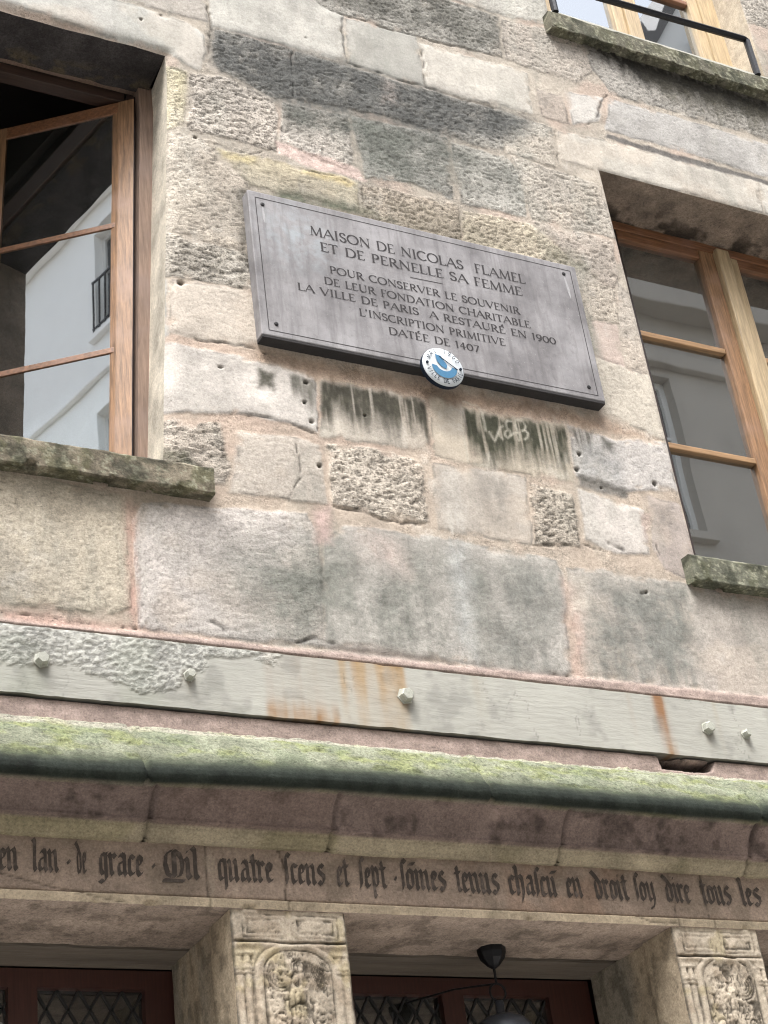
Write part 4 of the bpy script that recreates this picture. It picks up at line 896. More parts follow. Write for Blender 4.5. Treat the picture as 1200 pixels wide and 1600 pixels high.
# underside: stone soffit, then the timber lintel behind a dark slot
sy = np.concatenate([np.linspace(0, .315, 30)])
Us, Vs = np.meshgrid(lx, sy, indexing='ij')
Pf = np.stack([Us, Vs, 3.074+.008*(fb(Us, Vs, .06, 365, 4)-.5)*ss(0, .03, Vs)], -1); Pf[:, 0] = Pl[:, 0]
cF = lin((190, 172, 158), .66)*(.55+.9*fb(Us, Vs, .12, 366, 5))[..., None]
dk = ss(.5, .72, fb(Us, Vs, .05, 367, 5, .62)); cF = cF*(1-.4*dk[..., None])
sl_ = np.stack([Pf[:, -1], Pf[:, -1]+np.array([0, .004, .03])], 1)
lin_o = sheets('lintel', [(Pl, np.clip(cL, .012, .8), .35+0*U, None), (Pf, cF, .6+0*Us, None), (sl_, cF[:, -1:].repeat(2, 1)*.5, np.zeros((len(lx), 2)), None)], STONE, house)
MB().box(-2.75, 8.15, .335, .497, 3.072, 3.24).build('timber_lintel', simple('grey_timber', (.15, .125, .10), .9, 0, 1.1, 16, .7, .012, (.10, 1, 1)), house)
MB().box(-2.75, 8.15, .02, .33, 3.25, 3.56).build('lintel_core', BL, house)

# black-letter inscription, cut and blackened
m, t, p = mat('blackened_lettering')
v = mapping(t); c = mixc(t, mrange(t, noise(t, v, 38, 5, .65), .50, .74, 0, .75), (.046, .035, .028), (.18, .14, .115))
t.links.new(c, p.inputs['Base Color']); p.inputs['Roughness'].default_value = .9
LETTER = m
def mn(x, top=True, foot=True):
    return [(x-.09, 1.02), (x+.03, .86), (x+.03, .14), (x+.15, -.02)]
BLK = {
 'i': (.42, [mn(0), [(.0, 1.28), (.09, 1.38)]]), 'n': (.90, [mn(0), [(.05, .82), (.36, 1.0)], mn(.45)]),
 'm': (1.35, [mn(0), [(.05, .82), (.36, 1.0)], mn(.45), [(.5, .82), (.81, 1.0)], mn(.9)]),
 'u': (.90, [mn(0), [(.12, .0), (.44, .2)], mn(.45)]),
 'e': (.62, [[(.14, .98), (.02, .85), (.02, .15), (.16, 0), (.40, .14)], [(.12, .96), (.36, .82), (.32, .64)], [(.34, .64), (.06, .46)]]),
 'c': (.60, [[(.14, .98), (.02, .85), (.02, .15), (.16, 0), (.40, .14)], [(.12, .96), (.40, .84)]]),
 't': (.55, [[(.05, 1.32), (.12, 1.2), (.12, .14), (.24, 0), (.40, .12)], [(-.1, 1.0), (.38, 1.0)]]),
 'r': (.60, [mn(0), [(.05, .84), (.2, 1.0), (.40, .84)]]),
 'a': (.80, [mn(.42), [(.02, .84), (.2, 1.02), (.44, .9)], [(.02, .48), (.02, .14), (.14, 0), (.44, .22)], [(.02, .52), (.42, .66)]]),
 's': (.62, [[(.42, .88), (.22, 1.02), (.04, .86), (.05, .64), (.40, .42), (.40, .16), (.2, -.02), (-.02, .12)]]),
 'f': (.50, [[(.0, -.05), (.12, .1), (.12, 1.32), (.24, 1.5), (.46, 1.36)]]),
 'l': (.46, [[(-.1, 1.55), (.04, 1.4), (.04, .14), (.18, -.02)]]),
 'd': (.80, [[(.04, .86), (.04, .15), (.18, 0), (.44, .16)], [(-.2, 1.46), (.14, 1.22), (.46, .82), (.46, .18), (.32, .0)], [(.04, .86), (.2, 1.0)]]),
 'o': (.76, [[(.16, 1.0), (.02, .85), (.02, .15), (.2, 0)], [(.16, 1.0), (.44, .84), (.44, .16), (.2, 0)]]),
 'p': (.80, [[(-.06, 1.1), (.05, .96), (.05, -.42), (.16, -.5)], [(.08, .88), (.24, 1.0), (.46, .84), (.46, .16), (.22, 0), (.06, .1)]]),
 'q': (.80, [[(.46, 1.0), (.46, -.42), (.36, -.5)], [(.46, .96), (.18, 1.0), (.03, .85), (.03, .15), (.18, 0), (.44, .16)]]),
 'g': (.78, [[(.44, 1.0), (.44, -.22), (.22, -.42), (-.05, -.3)], [(.44, .96), (.18, 1.0), (.03, .85), (.03, .15), (.18, 0), (.44, .18)], [(.4, 1.0), (.58, 1.04)]]),
 'h': (.84, [[(-.1, 1.55), (.04, 1.4), (.04, .1), (.1, 0)], [(.08, .86), (.28, 1.02), (.48, .84), (.48, .05), (.30, -.36)]]),
 'y': (.88, [mn(0), [(.45, 1.02), (.48, .86), (.48, .0), (.30, -.34), (.02, -.40)], [(.12, 0), (.44, .2)]]),
 'M': (1.45, [[(.58, 1.34), (.24, 1.18), (.08, .66), (.22, .14), (.5, .02)], [(.5, 1.34), (.18, 1.1), (.14, .66), (.28, .18)], [(.64, 1.34), (.64, .02)], [(.72, 1.34), (.72, .02)], [(.7, 1.34), (1.04, 1.18), (1.2, .66), (1.06, .14), (.82, .02)], [(.8, 1.3), (1.1, 1.0), (1.12, .5), (1.0, .12)], [(-.05, -.16), (1.25, -.16)]]),
 '.': (.3, [[(.05, .55), (.14, .44)]]), '^': (0, [[(-.55, 1.28), (-.05, 1.34)]]), '!': (0, [[(-.5, 1.22), (-.36, 1.36)]]),
}
lt = MB(); kq = 0
def stroke2(pts, w0, ang, sxy, origin, yface, squash=1.):
    """broad-nib stroke as thin raised slivers"""
    global kq
    va, vb = math.cos(ang)*w0/2, math.sin(ang)*w0/2
    for a_, b_ in zip(pts[:-1], pts[1:]):
        kq += 1; yy = yface-.00004*(kq % 23)
        for (oa, ob) in ((va, vb), (-.026, .026)):
            q = [(a_[0]-oa, a_[1]-ob), (b_[0]-oa, b_[1]-ob), (b_[0]+oa, b_[1]+ob), (a_[0]+oa, a_[1]+ob)]
            lt.poly([(origin[0]+x*sxy[0], yy, origin[1]+z*sxy[1]) for x, z in q]); yy -= .00001
words = [('en', 1.100, 1.158, 1), ('lan', 1.186, 1.262, 1), ('.', 1.272, 1.290, .7), ('de', 1.298, 1.334, 1), ('grace', 1.358, 1.486, 1), ('.', 1.497, 1.515, 1), ('Mil', 1.528, 1.641, 1),
 ('quatre', 1.684, 1.851, 1), ('fcens', 1.874, 2.002, .9), ('et', 2.031, 2.075, 1), ('fept', 2.098, 2.190, 1), ('.', 2.203, 2.220, 1), ('fo^mes', 2.226, 2.376, 1), ('tenus', 2.401, 2.549, 1),
 ('chafcu^', 2.577, 2.747, 1), ('en', 2.771, 2.833, 1), ('droit', 2.868, 2.995, 1), ('foy', 3.010, 3.094, .9), ('dire', 3.122, 3.222, 1), ('tous', 3.255, 3.372, .6), ('les', 3.405, 3.487, .8), ('iours', 3.52, 3.65, .9)]
words = [(a_.replace('!', ''), b_, c_, d_) for a_, b_, c_, d_ in words]
for wd, x0, x1, k in words:
    x1 -= .010
    adv = sum(BLK[ch_][0] for ch_ in wd)-.1; sx = (x1-x0)/max(adv, .2); sz = .0545; px = x0+.004
    if wd == '.': sx = .035
    for ch_ in wd:
        ad, st_ = BLK[ch_]
        for pts in st_: stroke2(pts, .32 if ch_ != 'M' else .27, R(38), (sx, sz), (px, 3.1545), .0012)
        px += ad*sx
for v_ in lt.bm.verts:
    u_ = np.array([[v_.co.x]]); z_ = np.array([[v_.co.z]])
    v_.co.y += .002
    v_.co.x += .0022*(float(fb(u_, z_, .03, 380, 2))-.5)*2; v_.co.z += .0022*(float(fb(u_, z_, .03, 383, 2))-.5)*2
ins = lt.build('inscription', LETTER, lin_o)
ins.location.y = -.0006

# ------------------------------------------------------------------ carved pillars
def pillar(x0, x1, seed, variant, fine=True):
    n = .0035 if fine else .012
    px = np.linspace(x0, x1, int((x1-x0)/n)); pz = np.concatenate([np.linspace(0, 2.2, 40)[:-1], np.linspace(2.2, 3.0735, int(.8735/n))])
    U, V = np.meshgrid(px, pz, indexing='ij'); u = (U-x0)/(x1-x0); v = 3.0735-V
    u = u+.02*(fb(U, V, .08, seed, 3)-.5); v = v+.006*(fb(U, V, .06, seed+1, 3)-.5)
    h = np.zeros_like(U)
    def groove(d, w, dep): return -dep*np.exp(-(d/w)**2)
    def ridge(d, w, hh): return hh*np.exp(-(d/w)**2)
    # top panels, one each side of the broken middle
    for a_, b_ in ((.10, .47), (.53, .92)):
        for off in (0, .05):
            d = np.abs(np.maximum(np.abs(u-(a_+b_)/2)-((b_-a_)/2-off*.8), (np.abs(v-.043)-(.030-off*.25))/.34))
            h += groove(d, .012, .006)
    figs = (fb(U, V, .028, seed+3, 3)-.5)
    h += .016*figs*ss(.02, .03, v)*ss(.07, .06, v)
    # ragged fracture under the top panels
    h += groove(v-.083-.012*(fb(U, V*0, .09, seed+5, 3)-.5), .004, .016)+ridge(v-.094, .006, .006)
    # arch over the figure
    zc = .165 if variant == 0 else .15
    rx, rz = .29, .062
    cu = .54
    inside_arch = (v > zc)
    da = np.where(inside_arch, np.abs(u-cu)-rx, (np.sqrt(((u-cu)/rx)**2+((v-zc)/rz)**2)-1)*rx)
    h += groove(np.abs(da), .012, .010)*ss(.09, .10, v)+ridge(da-.045, .02, .006)*ss(.09, .1, v)+groove(np.abs(da-.085), .01, .006)*ss(.09, .1, v)
    # colonnettes either side, banded
    for cu_, w_ in ((.05, .02), (.115, .02), (.90, .02), (.965, .02)):
        h += (ridge(u-cu_, w_, .008)+groove(u-cu_-.032, .008, .008))*ss(.115, .125, v)
    for vb in (.118, .156, .166, .33):
        h += (ridge(v-vb, .004, .006)+groove(v-vb-.006, .0025, .005))*((u < .17)+(u > .86))
    h += .012*(fb(U, V, .014, seed+6, 2)-.5)*ss(.12, .13, v)*ss(.155, .15, v)*((u < .17)+(u > .86))
    # figure: curled wing, staff, feathered lines and leafy scrollwork
    ins_ = ss(.0, .03, -da)*ss(.1, .11, v)
    wq = .10*(fb(U, V, .05, seed+7, 3)-.5)
    d1 = np.sqrt(((u-.44+wq)/.17)**2+((v-.17+.3*wq)/.058)**2)
    sw = np.sin(d1*10+6*np.arctan2(v-.17, (u-.44)*.33)*.5)
    fig = .003*sw*ss(1.3, .6, d1)
    d2 = np.abs((u-.74)*.33+(v-.16)*.55); fig += .002*np.sin(((u-.74)*.33*.8-(v-.16)*.6)*900+8*wq)*ss(.19, .1, np.sqrt(((u-.72)/.55)**2+((v-.17)/.3)**2))
    fig += ridge(u-.55-.1*wq, .018, .007)*ss(.14, .16, v)*ss(.24, .2, v)
    sc1 = fb(U+.6*wq*.3, V, .024, seed+9, 3); fig += .020*(np.abs(sc1-.5)-.12)*ss(.19, .24, v)
    fig += .016*(fb(U, V, .05, seed+12, 3)-.42)
    fig += .008*(np.abs(fb(U, V, .013, seed+15, 2)-.5)-.12)
    h += fig*ins_-.006*ins_
    if not fine: h *= .6
    er = ss(.42, .6, fb(U, V, .06, seed+18, 4)); ln1 = np.exp(-((fb(U, V, .038, seed+50, 3)-.5)/.014)**2); ln2 = np.exp(-((fb(U, V*.7, .022, seed+54, 2)-.5)/.02)**2)
    inc = (.0045*ln1+.003*ln2*ss(.35, .6, fb(U, V, .06, seed+57, 2)))*ss(.0, .02, -da)*ss(.1, .115, v)+.003*ln2*ss(.02, .03, v)*ss(.075, .065, v)
    A_, B_ = (u-cu)*.33+.003*(fb(U, V, .03, seed+60, 2)-.5), v+.003*(fb(U, V, .03, seed+63, 2)-.5)
    sgn = 1 if variant == 0 else -1
    def spiral(cx_, cv_, r0, turns, d_, a0): return [(cx_+r0*(1-.8*k/30)*math.cos(a0+d_*turns*2*math.pi*k/30), cv_+r0*(1-.8*k/30)*math.sin(a0+d_*turns*2*math.pi*k/30)) for k in range(31)]
    circ = lambda cx_, cv_, r0, a0=0, a1=360: [(cx_+r0*math.cos(R(a0+(a1-a0)*k/20)), cv_+r0*math.sin(R(a0+(a1-a0)*k/20))) for k in range(21)]
    art = [circ(.004*sgn, .150, .015), circ(.004*sgn, .150, .022, 150, 390), [(-.010, .164), (-.022, .185), (-.030, .225), (-.034, .262)], [(.016, .164), (.026, .190), (.030, .225), (.036, .262)],
           [(.002, .168), (-.002, .200), (.006, .262)], [(-.022, .185), (-.006, .200), (.012, .196)], [(.026, .190), (.014, .204), (-.004, .206)], [(-.012, .215), (-.016, .262)], [(.018, .215), (.018, .262)]]
    for r0 in (.040, .031, .022, .013): art.append(circ(-.048*sgn, .172, r0, 70 if sgn > 0 else -40, 230 if sgn > 0 else 110))
    for k in range(6): art.append([(sgn*(.034+.007*k), .140+.003*k), (sgn*(.052+.005*k), .196+.006*k)])
    for cx_, cv_, d_, a0 in ((-.056, .285, 1, 0), (.058, .285, -1, 3.1), (-.02, .318, -1, 1.5), (.03, .322, 1, 1.2), (-.062, .36, 1, .6), (.06, .365, -1, 2.4), (.0, .40, 1, 0), (-.05, .45, -1, 1), (.05, .46, 1, 2)):
        art.append(spiral(cx_, cv_, .026, 1.35, d_, a0)); art.append([(cx_+.026*math.cos(a0), cv_+.026*math.sin(a0)), (cx_*.5, cv_-.03), (0, cv_-.045)])
    js = np.where((V[0] > 3.0735-.56) & (V[0] < 3.0735-.1))[0]
    da_ = np.full(U.shape, 1.)
    if fine:
        S_ = np.s_[:, js[0]:js[-1]+1]
        for pts in art: da_[S_] = np.minimum(da_[S_], pdist(pts, A_[S_], B_[S_]))
    ingr = np.exp(-(da_/.0022)**2)*ss(.30, .62, fb(U, V, .03, seed+66, 3))*ss(.0, .015, -da)
    inc = .62*inc+.0026*ingr
    h = h*.72*(.6+.4*er)+.0016*np.exp(-((da_-.006)/.004)**2)*ss(0, .015, -da)-1.2*inc; h += .0035*(np.abs(vn(U+.01*figs, V, .009, seed+40)-.5)-.2)*ss(.1, .12, v)
    h += .002*(fb(U, V, .01, seed+20, 2)-.5)
    h *= ss(0, .012, np.minimum(u, 1-u)*(x1-x0))
    h -= .008*np.exp(-((np.minimum(U-x0, x1-U))/.006)**2)*(.3+fb(U, V, .05, seed+21, 3))
    cP = lin((210, 196, 176), .67)*(.62+.7*fb(U, V, .1, seed+22, 5))[..., None]
    b2 = ss(.5, .66, fb(U, V, .05, seed+24, 5)); cP = cP*(1-.35*b2[..., None])+lin((150, 128, 104), .6)*(.35*b2)[..., None]
    yl = ss(.58, .7, fb(U, V, .07, seed+26, 4)); cP = cP*(1-.3*yl[..., None])+lin((196, 180, 120), .6)*(.3*yl)[..., None]
    dark_mask = np.clip(ss(-.0015, -.006, h+.004*(fb(U, V, .03, seed+28, 3)-.5))+.8*ss(.0014, .0045, inc)*.8, 0, 1); cP = cP*(1-.70*dark_mask[..., None])  # colour darkens with carving depth and along the incised lines
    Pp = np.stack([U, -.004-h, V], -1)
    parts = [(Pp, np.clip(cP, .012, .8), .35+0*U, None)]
    # splayed side faces with a chamfer step
    for e, xx in ((Pp[0], x0), (Pp[-1], x1)):
        dep = np.concatenate([np.linspace(0, .47, 40)])
        S = np.zeros((len(dep), len(pz), 3)); S[..., 0] = xx; S[..., 1] = dep[:, None]; S[..., 2] = pz[None]
        Dn = .006*(fb(S[..., 1], S[..., 2]*.4, .04, seed+30, 4)-.5)-.012*ss(.14, .16, S[..., 1])+.008*np.exp(-((S[..., 1]-.155)/.008)**2)
        S[..., 0] += Dn*(-1 if xx == x0 else 1)*ss(0, .03, S[..., 1]); S[0] = e
        cS = lin((208, 190, 164), .66)*(.55+.8*fb(S[..., 1], S[..., 2]*.35, .07, seed+32, 5))[..., None]
        gg = ss(.42, .6, fb(S[..., 1], S[..., 2]*.3, .10, seed+34, 4))*ss(.15, .3, S[..., 1]); cS = cS*(1-.5*gg[..., None])+lin((150, 152, 146), .6)*(.5*gg)[..., None]
        pk = ss(.55, .68, fb(S[..., 1], S[..., 2]*.6, .03, seed+36, 5)); cS = cS*(1-.35*pk[..., None])
        parts.append((S, cS, .5+0*Dn, None))
    return sheets('pillar', parts, CARVED, house)
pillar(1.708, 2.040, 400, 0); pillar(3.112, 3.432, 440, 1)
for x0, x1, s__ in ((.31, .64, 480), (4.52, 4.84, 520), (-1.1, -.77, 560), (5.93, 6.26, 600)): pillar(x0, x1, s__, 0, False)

# ------------------------------------------------------------------ shopfront doors with leaded lights
def leaded(x0, x1, glass_x, parent_name='leaded_door'):
    zt = 3.068
    d_ = lattice('leaded_door', [x0]+[v for g in glass_x for v in g]+[x1], [0, .95, 3.016, zt], .50, .56, lambda x, z: .95 < z < 3.016 and any(g[0] < x < g[1] for g in glass_x), RED_Z, house)
    for a_, b_ in glass_x:
        MB().box(a_-.003, b_+.003, .528, .532, .945, 3.02).build('pane', GLASS4, d_)
        lc = MB(); ww = .062; hh = .105; zlo, zhi = .95, 3.016
        for sgn in (1, -1):
            k0 = -40
            for k in range(-60, 60):
                # lines x = a_ + k*ww*2/… crossing diagonally
                pts = []
                c0 = a_+k*ww
                for z in (zlo, zhi):
                    pts.append((c0+sgn*(z-zhi)*ww/hh, z))
                (xa, za), (xb, zb) = pts
                lo_t, hi_t = 0., 1.
                dxx = xb-xa
                t0, t1 = (a_-xa)/dxx, (b_-xa)/dxx
                lo_t = max(0, min(t0, t1)); hi_t = min(1, max(t0, t1))
                if hi_t-lo_t < .001: continue
                P0 = (xa+dxx*lo_t, .526, za+(zb-za)*lo_t); P1 = (xa+dxx*hi_t, .526, za+(zb-za)*hi_t)
                lc.bar(P0, P1, .006, .009, (0, 1, 0))
        lc.build('lead_lattice', LEAD, d_)
    return d_
d1 = leaded(.64, 1.74, [(.73, .96), (1.035, 1.262), (1.342, 1.648)]); d1['label'] = 'dark red door with leaded lights left of the first pillar'
d2 = leaded(2.02, 3.13, [(2.09, 2.22), (2.296, 2.594), (2.668, 2.974)]); d2['label'] = 'dark red door with leaded lights between the carved pillars'
d3 = leaded(3.41, 4.54, [(3.52, 3.80), (3.88, 4.16), (4.24, 4.44)])
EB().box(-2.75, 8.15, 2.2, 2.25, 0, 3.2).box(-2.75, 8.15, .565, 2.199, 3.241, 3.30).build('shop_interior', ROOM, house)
EB().box(-3, .31, .50, .6, 0, 3.07).box(4.84, 8.4, .50, .6, 0, 3.07).build('shopfront_panel', RED_Z, house)

# ------------------------------------------------------------------ hanging lantern under the soffit
LX, LY = 2.628, .235
ln = empty('hanging_lantern', 'black iron lantern hanging from the soffit between the carved pillars', 'lantern', (LX, LY, 2.60))
def loc(mb): return mb.xf(lambda v: (v[0], v[1], v[2]))
MB().lathe([(.043, .476), (.042, .458), (.036, .440), (.018, .420), (.006, .412)], (0, 0, 0), 8, 'z', .3).build('canopy', IRON, ln)
MB().tube([(0, 0, .414), (0, 0, .368)], .004, 8).build('rod', IRON, ln)
MB().tube([(.026*math.cos(a_), 0, .343+.026*math.sin(a_)) for a_ in [k*math.pi/12 for k in range(24)]], .0035, 8, True).build('ring', IRON, ln)
MB().lathe([(.010, .318), (.013, .312), (.013, .282), (.020, .278), (.045, .272), (.068, .260), (.084, .240), (.094, .215), (.100, .200), (.100, .195), (.092, .194)], (0, 0, 0), 24).build('cap', simple('lantern_metal', (.05, .056, .068), .35, .3, .4, 30), ln, True)
for k in range(6):
    t_ = k*math.pi/3; MB().bar((.085*math.cos(t_), .085*math.sin(t_), .194), (.062*math.cos(t_), .062*math.sin(t_), .0225), .007, .007, (0, 1, .2)).build('cage_bar', IRON, ln)
MB().lathe([(.066, .022), (.068, .012), (.05, .004), (.012, -.02), (.004, -.04)], (0, 0, 0), 6).build('base', IRON, ln)
MB().lathe([(.080, .193), (.058, .023)], (0, 0, 0), 6).build('glazing', GLASS2, ln)
MB().tube([(0, 0, .368), (-.03, .03, .372), (-.09, .10, .380), (-.17, .25, .384)], .003, 6).build('cable', IRON, ln)

# ------------------------------------------------------------------ memorial plaque
m, t, p = mat('grey_slate_marble')
v = mapping(t); vs_ = mapping(t, (1, 1, .22))
c = mixc(t, mrange(t, noise(t, v, 5, 6, .62), .35, .68), (.135, .127, .129), (.285, .275, .278))
c = mixc(t, mrange(t, noise(t, vs_, 16, 4, .6), .52, .72, 0, .45), c, (.30, .285, .285))
c = mixc(t, mrange(t, noise(t, v, 60, 4, .65), .56, .75, 0, .35), c, (.07, .06, .06))
c = mixc(t, mrange(t, noise(t, v, 130, 3, .6), .64, .72, 0, .5), c, (.36, .35, .34))
# pale verdigris-like bloom near the upper left
gd = node(t, 'ShaderNodeVectorMath'); gd.operation = 'DISTANCE'; tcx = node(t, 'ShaderNodeTexCoord'); t.links.new(tcx.outputs['Object'], gd.inputs[0]); gd.inputs[1].default_value = (.17, -.045, .46)
blm = mth(t, 'MULTIPLY', mrange(t, gd.outputs['Value'], .03, .20, .55, 0), mrange(t, noise(t, v, 22, 4), .42, .62))
c = mixc(t, blm, c, (.32, .36, .38))
c = mixc(t, mrange(t, noise(t, mapping(t, (1, 1, .10)), 34, 5, .65), .50, .72, 0, .55), c, (.085, .077, .078))
t.links.new(c, p.inputs['Base Color']); p.inputs['Roughness'].default_value = .62; p.inputs['Specular IOR Level'].default_value = .35
bump(t, p, mth(t, 'ADD', noise(t, v, 160, 4), noise(t, v, 20, 4)), .12, .003)
SLATE = m
PX0, PX1, PZ0, PZ1 = 1.951, 3.279, 4.981, 5.608
pq = empty('memorial_plaque', 'grey stone memorial plaque with incised capitals between the two windows', 'plaque', (PX0, 0, PZ0))
PW, PH = PX1-PX0, PZ1-PZ0
MB().box(0, PW, -.045, .004, .006, PH, .004).build('slab', SLATE, pq)
MB().box(.002, PW-.002, -.0435, .004, -.004, .0055, .0015).build('black_lower_edge', simple('near_black', (.022, .02, .02), .95, 0, .7, 30, .3), pq)  # near-black strip along the slab's underside
GRV = simple('dark_incision', (.030, .026, .027), .9, 0, .6, 60, 0)
o_ = .026; e_ = .0028
lattice('incised_border', [o_, o_+e_, PW-o_-e_, PW-o_], [o_, o_+e_, PH-o_-e_, PH-o_], -.0455, -.0448, lambda x, z: o_+e_ < x < PW-o_-e_ and o_+e_ < z < PH-o_-e_, GRV, pq)
SCR = simple('dark_screw', (.02, .018, .018), .5, .5)
for sx, sz in ((.052, .573), (.055, .058), (1.268, .578), (1.268, .058)):
    MB().lathe([(.0075, -.0448), (.0075, -.0475), (.004, -.0485)], (sx, 0, sz), 12, 'y').build('screw', SCR, pq)
# whitish runs under the upper screws
RUN = simple('lime_run', (.30, .295, .295), .8, 0, .5, 50, 0)
for sx, sz, ln_, tl_ in ((.052, .563, .075, 0), (1.268, .568, .11, .006)):
    MB().poly([(sx-.003, -.0452, sz), (sx+.003, -.0452, sz), (sx+.006+tl_, -.0452, sz-ln_*.6), (sx+.003+tl_, -.0452, sz-ln_), (sx-.004+tl_, -.0452, sz-ln_*.7)]).build('lime_run', RUN, pq)
# roman capitals: strokes (x0,z0,x1,z1,width class) and arcs
TK, TN = .155, .07
def arc(cx, cz, rx, rz, a0, a1, n=12):
    return [(cx+rx*math.cos(R(a0+(a1-a0)*k/n)), cz+rz*math.sin(R(a0+(a1-a0)*k/n))) for k in range(n+1)]
ROM = {
 'A': (.86, [([(.02, 0), (.43, 1)], TN), ([(.43, 1), (.82, 0)], TK), ([(.18, .36), (.67, .36)], TN)], [(.03, 0), (.80, 0)]),
 'B': (.70, [([(.14, 0), (.14, 1)], TK), ([(.05, 1), (.3, 1)]+arc(.3, .76, .23, .24, 88, -90, 10)+[(.14, .52)], 0), ([(.3, .52)]+arc(.32, .26, .29, .26, 88, -90, 10)+[(.05, 0)], 0)], []),
 'C': (.82, [(arc(.47, .5, .43, .5, 48, 312, 18), 0)], []),
 'D': (.86, [([(.14, 0), (.14, 1)], TK), ([(.05, 1), (.4, 1)]+arc(.38, .5, .42, .5, 88, -88, 16)+[(.05, 0)], 0)], []),
 'E': (.62, [([(.14, 0), (.14, 1)], TK), ([(.04, 1), (.54, 1)], TN), ([(.14, .52), (.45, .52)], TN), ([(.04, 0), (.57, 0)], TN), ([(.54, 1), (.54, .87)], TN), ([(.57, 0), (.59, .15)], TN)], []),
 'F': (.58, [([(.14, 0), (.14, 1)], TK), ([(.04, 1), (.54, 1)], TN), ([(.14, .5), (.43, .5)], TN), ([(.54, 1), (.54, .86)], TN)], [(.14, 0)]),
 'H': (.90, [([(.14, 0), (.14, 1)], TK), ([(.76, 0), (.76, 1)], TK), ([(.14, .52), (.76, .52)], TN)], [(.14, 0), (.14, 1), (.76, 0), (.76, 1)]),
 'I': (.36, [([(.17, 0), (.17, 1)], TK)], [(.17, 0), (.17, 1)]),
 'L': (.60, [([(.14, 0), (.14, 1)], TK), ([(.04, 0), (.56, 0)], TN), ([(.56, 0), (.59, .16)], TN)], [(.14, 1)]),
 'M': (1.02, [([(.12, 0), (.15, 1)], TN), ([(.15, 1), (.5, .04)], TK), ([(.5, .04), (.86, 1)], TN), ([(.86, 1), (.90, 0)], TK)], [(.12, 0), (.90, 0)]),
 'N': (.92, [([(.14, 0), (.14, 1)], TN), ([(.12, 1), (.78, .02)], TK), ([(.78, 0), (.78, 1)], TN)], [(.14, 0), (.78, 1)]),
 'O': (.96, [(arc(.48, .5, .44, .5, 0, 360, 24), 0)], []),
 'P': (.64, [([(.14, 0), (.14, 1)], TK), ([(.05, 1), (.3, 1)]+arc(.3, .74, .27, .26, 88, -90, 12)+[(.14, .48)], 0)], [(.14, 0)]),
 'R': (.76, [([(.14, 0), (.14, 1)], TK), ([(.05, 1), (.3, 1)]+arc(.3, .75, .26, .25, 88, -90, 12)+[(.14, .5)], 0), ([(.32, .5), (.70, 0)], TK)], [(.14, 0), (.70, 0)]),
 'S': (.58, [([(.49, .83)]+arc(.28, .76, .2, .24, 50, 225, 10)+arc(.28, .25, .23, .25, 60, -140, 12)+[(.05, .2)], 0)], []),
 'T': (.70, [([(.34, 0), (.34, 1)], TK), ([(.02, 1), (.66, 1)], TN), ([(.02, 1), (.02, .86)], TN), ([(.66, 1), (.66, .86)], TN)], [(.34, 0)]),
 'U': (.88, [([(.16, 1), (.16, .32)]+arc(.44, .3, .28, .3, 180, 270, 8), TK), (arc(.44, .3, .30, .3, 270, 360, 8)+[(.74, 1)], TN)], [(.16, 1), (.74, 1)]),
 'V': (.84, [([(.04, 1), (.42, 0)], TK), ([(.42, 0), (.80, 1)], TN)], [(.06, 1), (.78, 1)]),
 '1': (.40, [([(.20, 0), (.20, 1)], TK), ([(.20, 1), (.06, .86)], TN)], []),
 '4': (.64, [([(.40, 0), (.40, .95)], TK), ([(.40, .95), (.04, .34), (.60, .34)], TN)], []),
 '7': (.58, [([(.04, .95), (.52, .95)], TN), ([(.52, .95), (.2, 0)], TK)], []),
 '9': (.62, [(arc(.3, .68, .24, .27, 0, 360, 16), 0), ([(.54, .7), (.5, .3), (.2, .0)], TK)], []),
 '0': (.66, [(arc(.32, .46, .28, .46, 0, 360, 18), 0)], []),
 "'": (.22, [([(.1, 1.05), (.07, .82)], TK)], []), ' ': (.42, [], []), '^': (0, [([(-.36, 1.12), (-.20, 1.28)], TK)], []),
}
def roman(mb, text, x0, x1, z, cap, y0, pts_fn=None, wk=1.):
    adv = sum(ROM[c_][0] for c_ in text)+.07*(len(text)-1); s_x = (x1-x0)/adv; px = x0; k = 0
    for c_ in text:
        ad, st_, sf = ROM[c_]
        jz = random.uniform(-.02, .02)
        for pts, wdt in st_:
            for a_, b_ in zip(pts[:-1], pts[1:]):
                dx, dz = b_[0]-a_[0], b_[1]-a_[1]; L = math.hypot(dx, dz)
                if L < 1e-6: continue
                wv = (wdt or (TN+(TK-TN)*abs(dz)/L))*wk
                nx, nz = -dz/L*wv/2, dx/L*wv/2; k += 1; yy = y0-.00003*(k % 17)
                ex, ez = dx/L*wv*.18, dz/L*wv*.18
                q = [(a_[0]-ex+nx, a_[1]-ez+nz), (b_[0]+ex+nx, b_[1]+ez+nz), (b_[0]+ex-nx, b_[1]+ez-nz), (a_[0]-ex-nx, a_[1]-ez-nz)]
                mb.poly([(px+x*s_x, yy, z+(zz+jz)*cap) for x, zz in q])
        for (x, zz) in sf:
            k += 1; yy = y0-.00003*(k % 17)-.0006
            mb.poly([(px+(x-.13)*s_x, yy, z+(zz-.025+jz)*cap), (px+(x+.13)*s_x, yy, z+(zz-.025+jz)*cap), (px+(x+.13)*s_x, yy, z+(zz+.025+jz)*cap), (px+(x-.13)*s_x, yy, z+(zz+.025+jz)*cap)])
        px += (ad+.07)*s_x
    return mb
mb = MB()
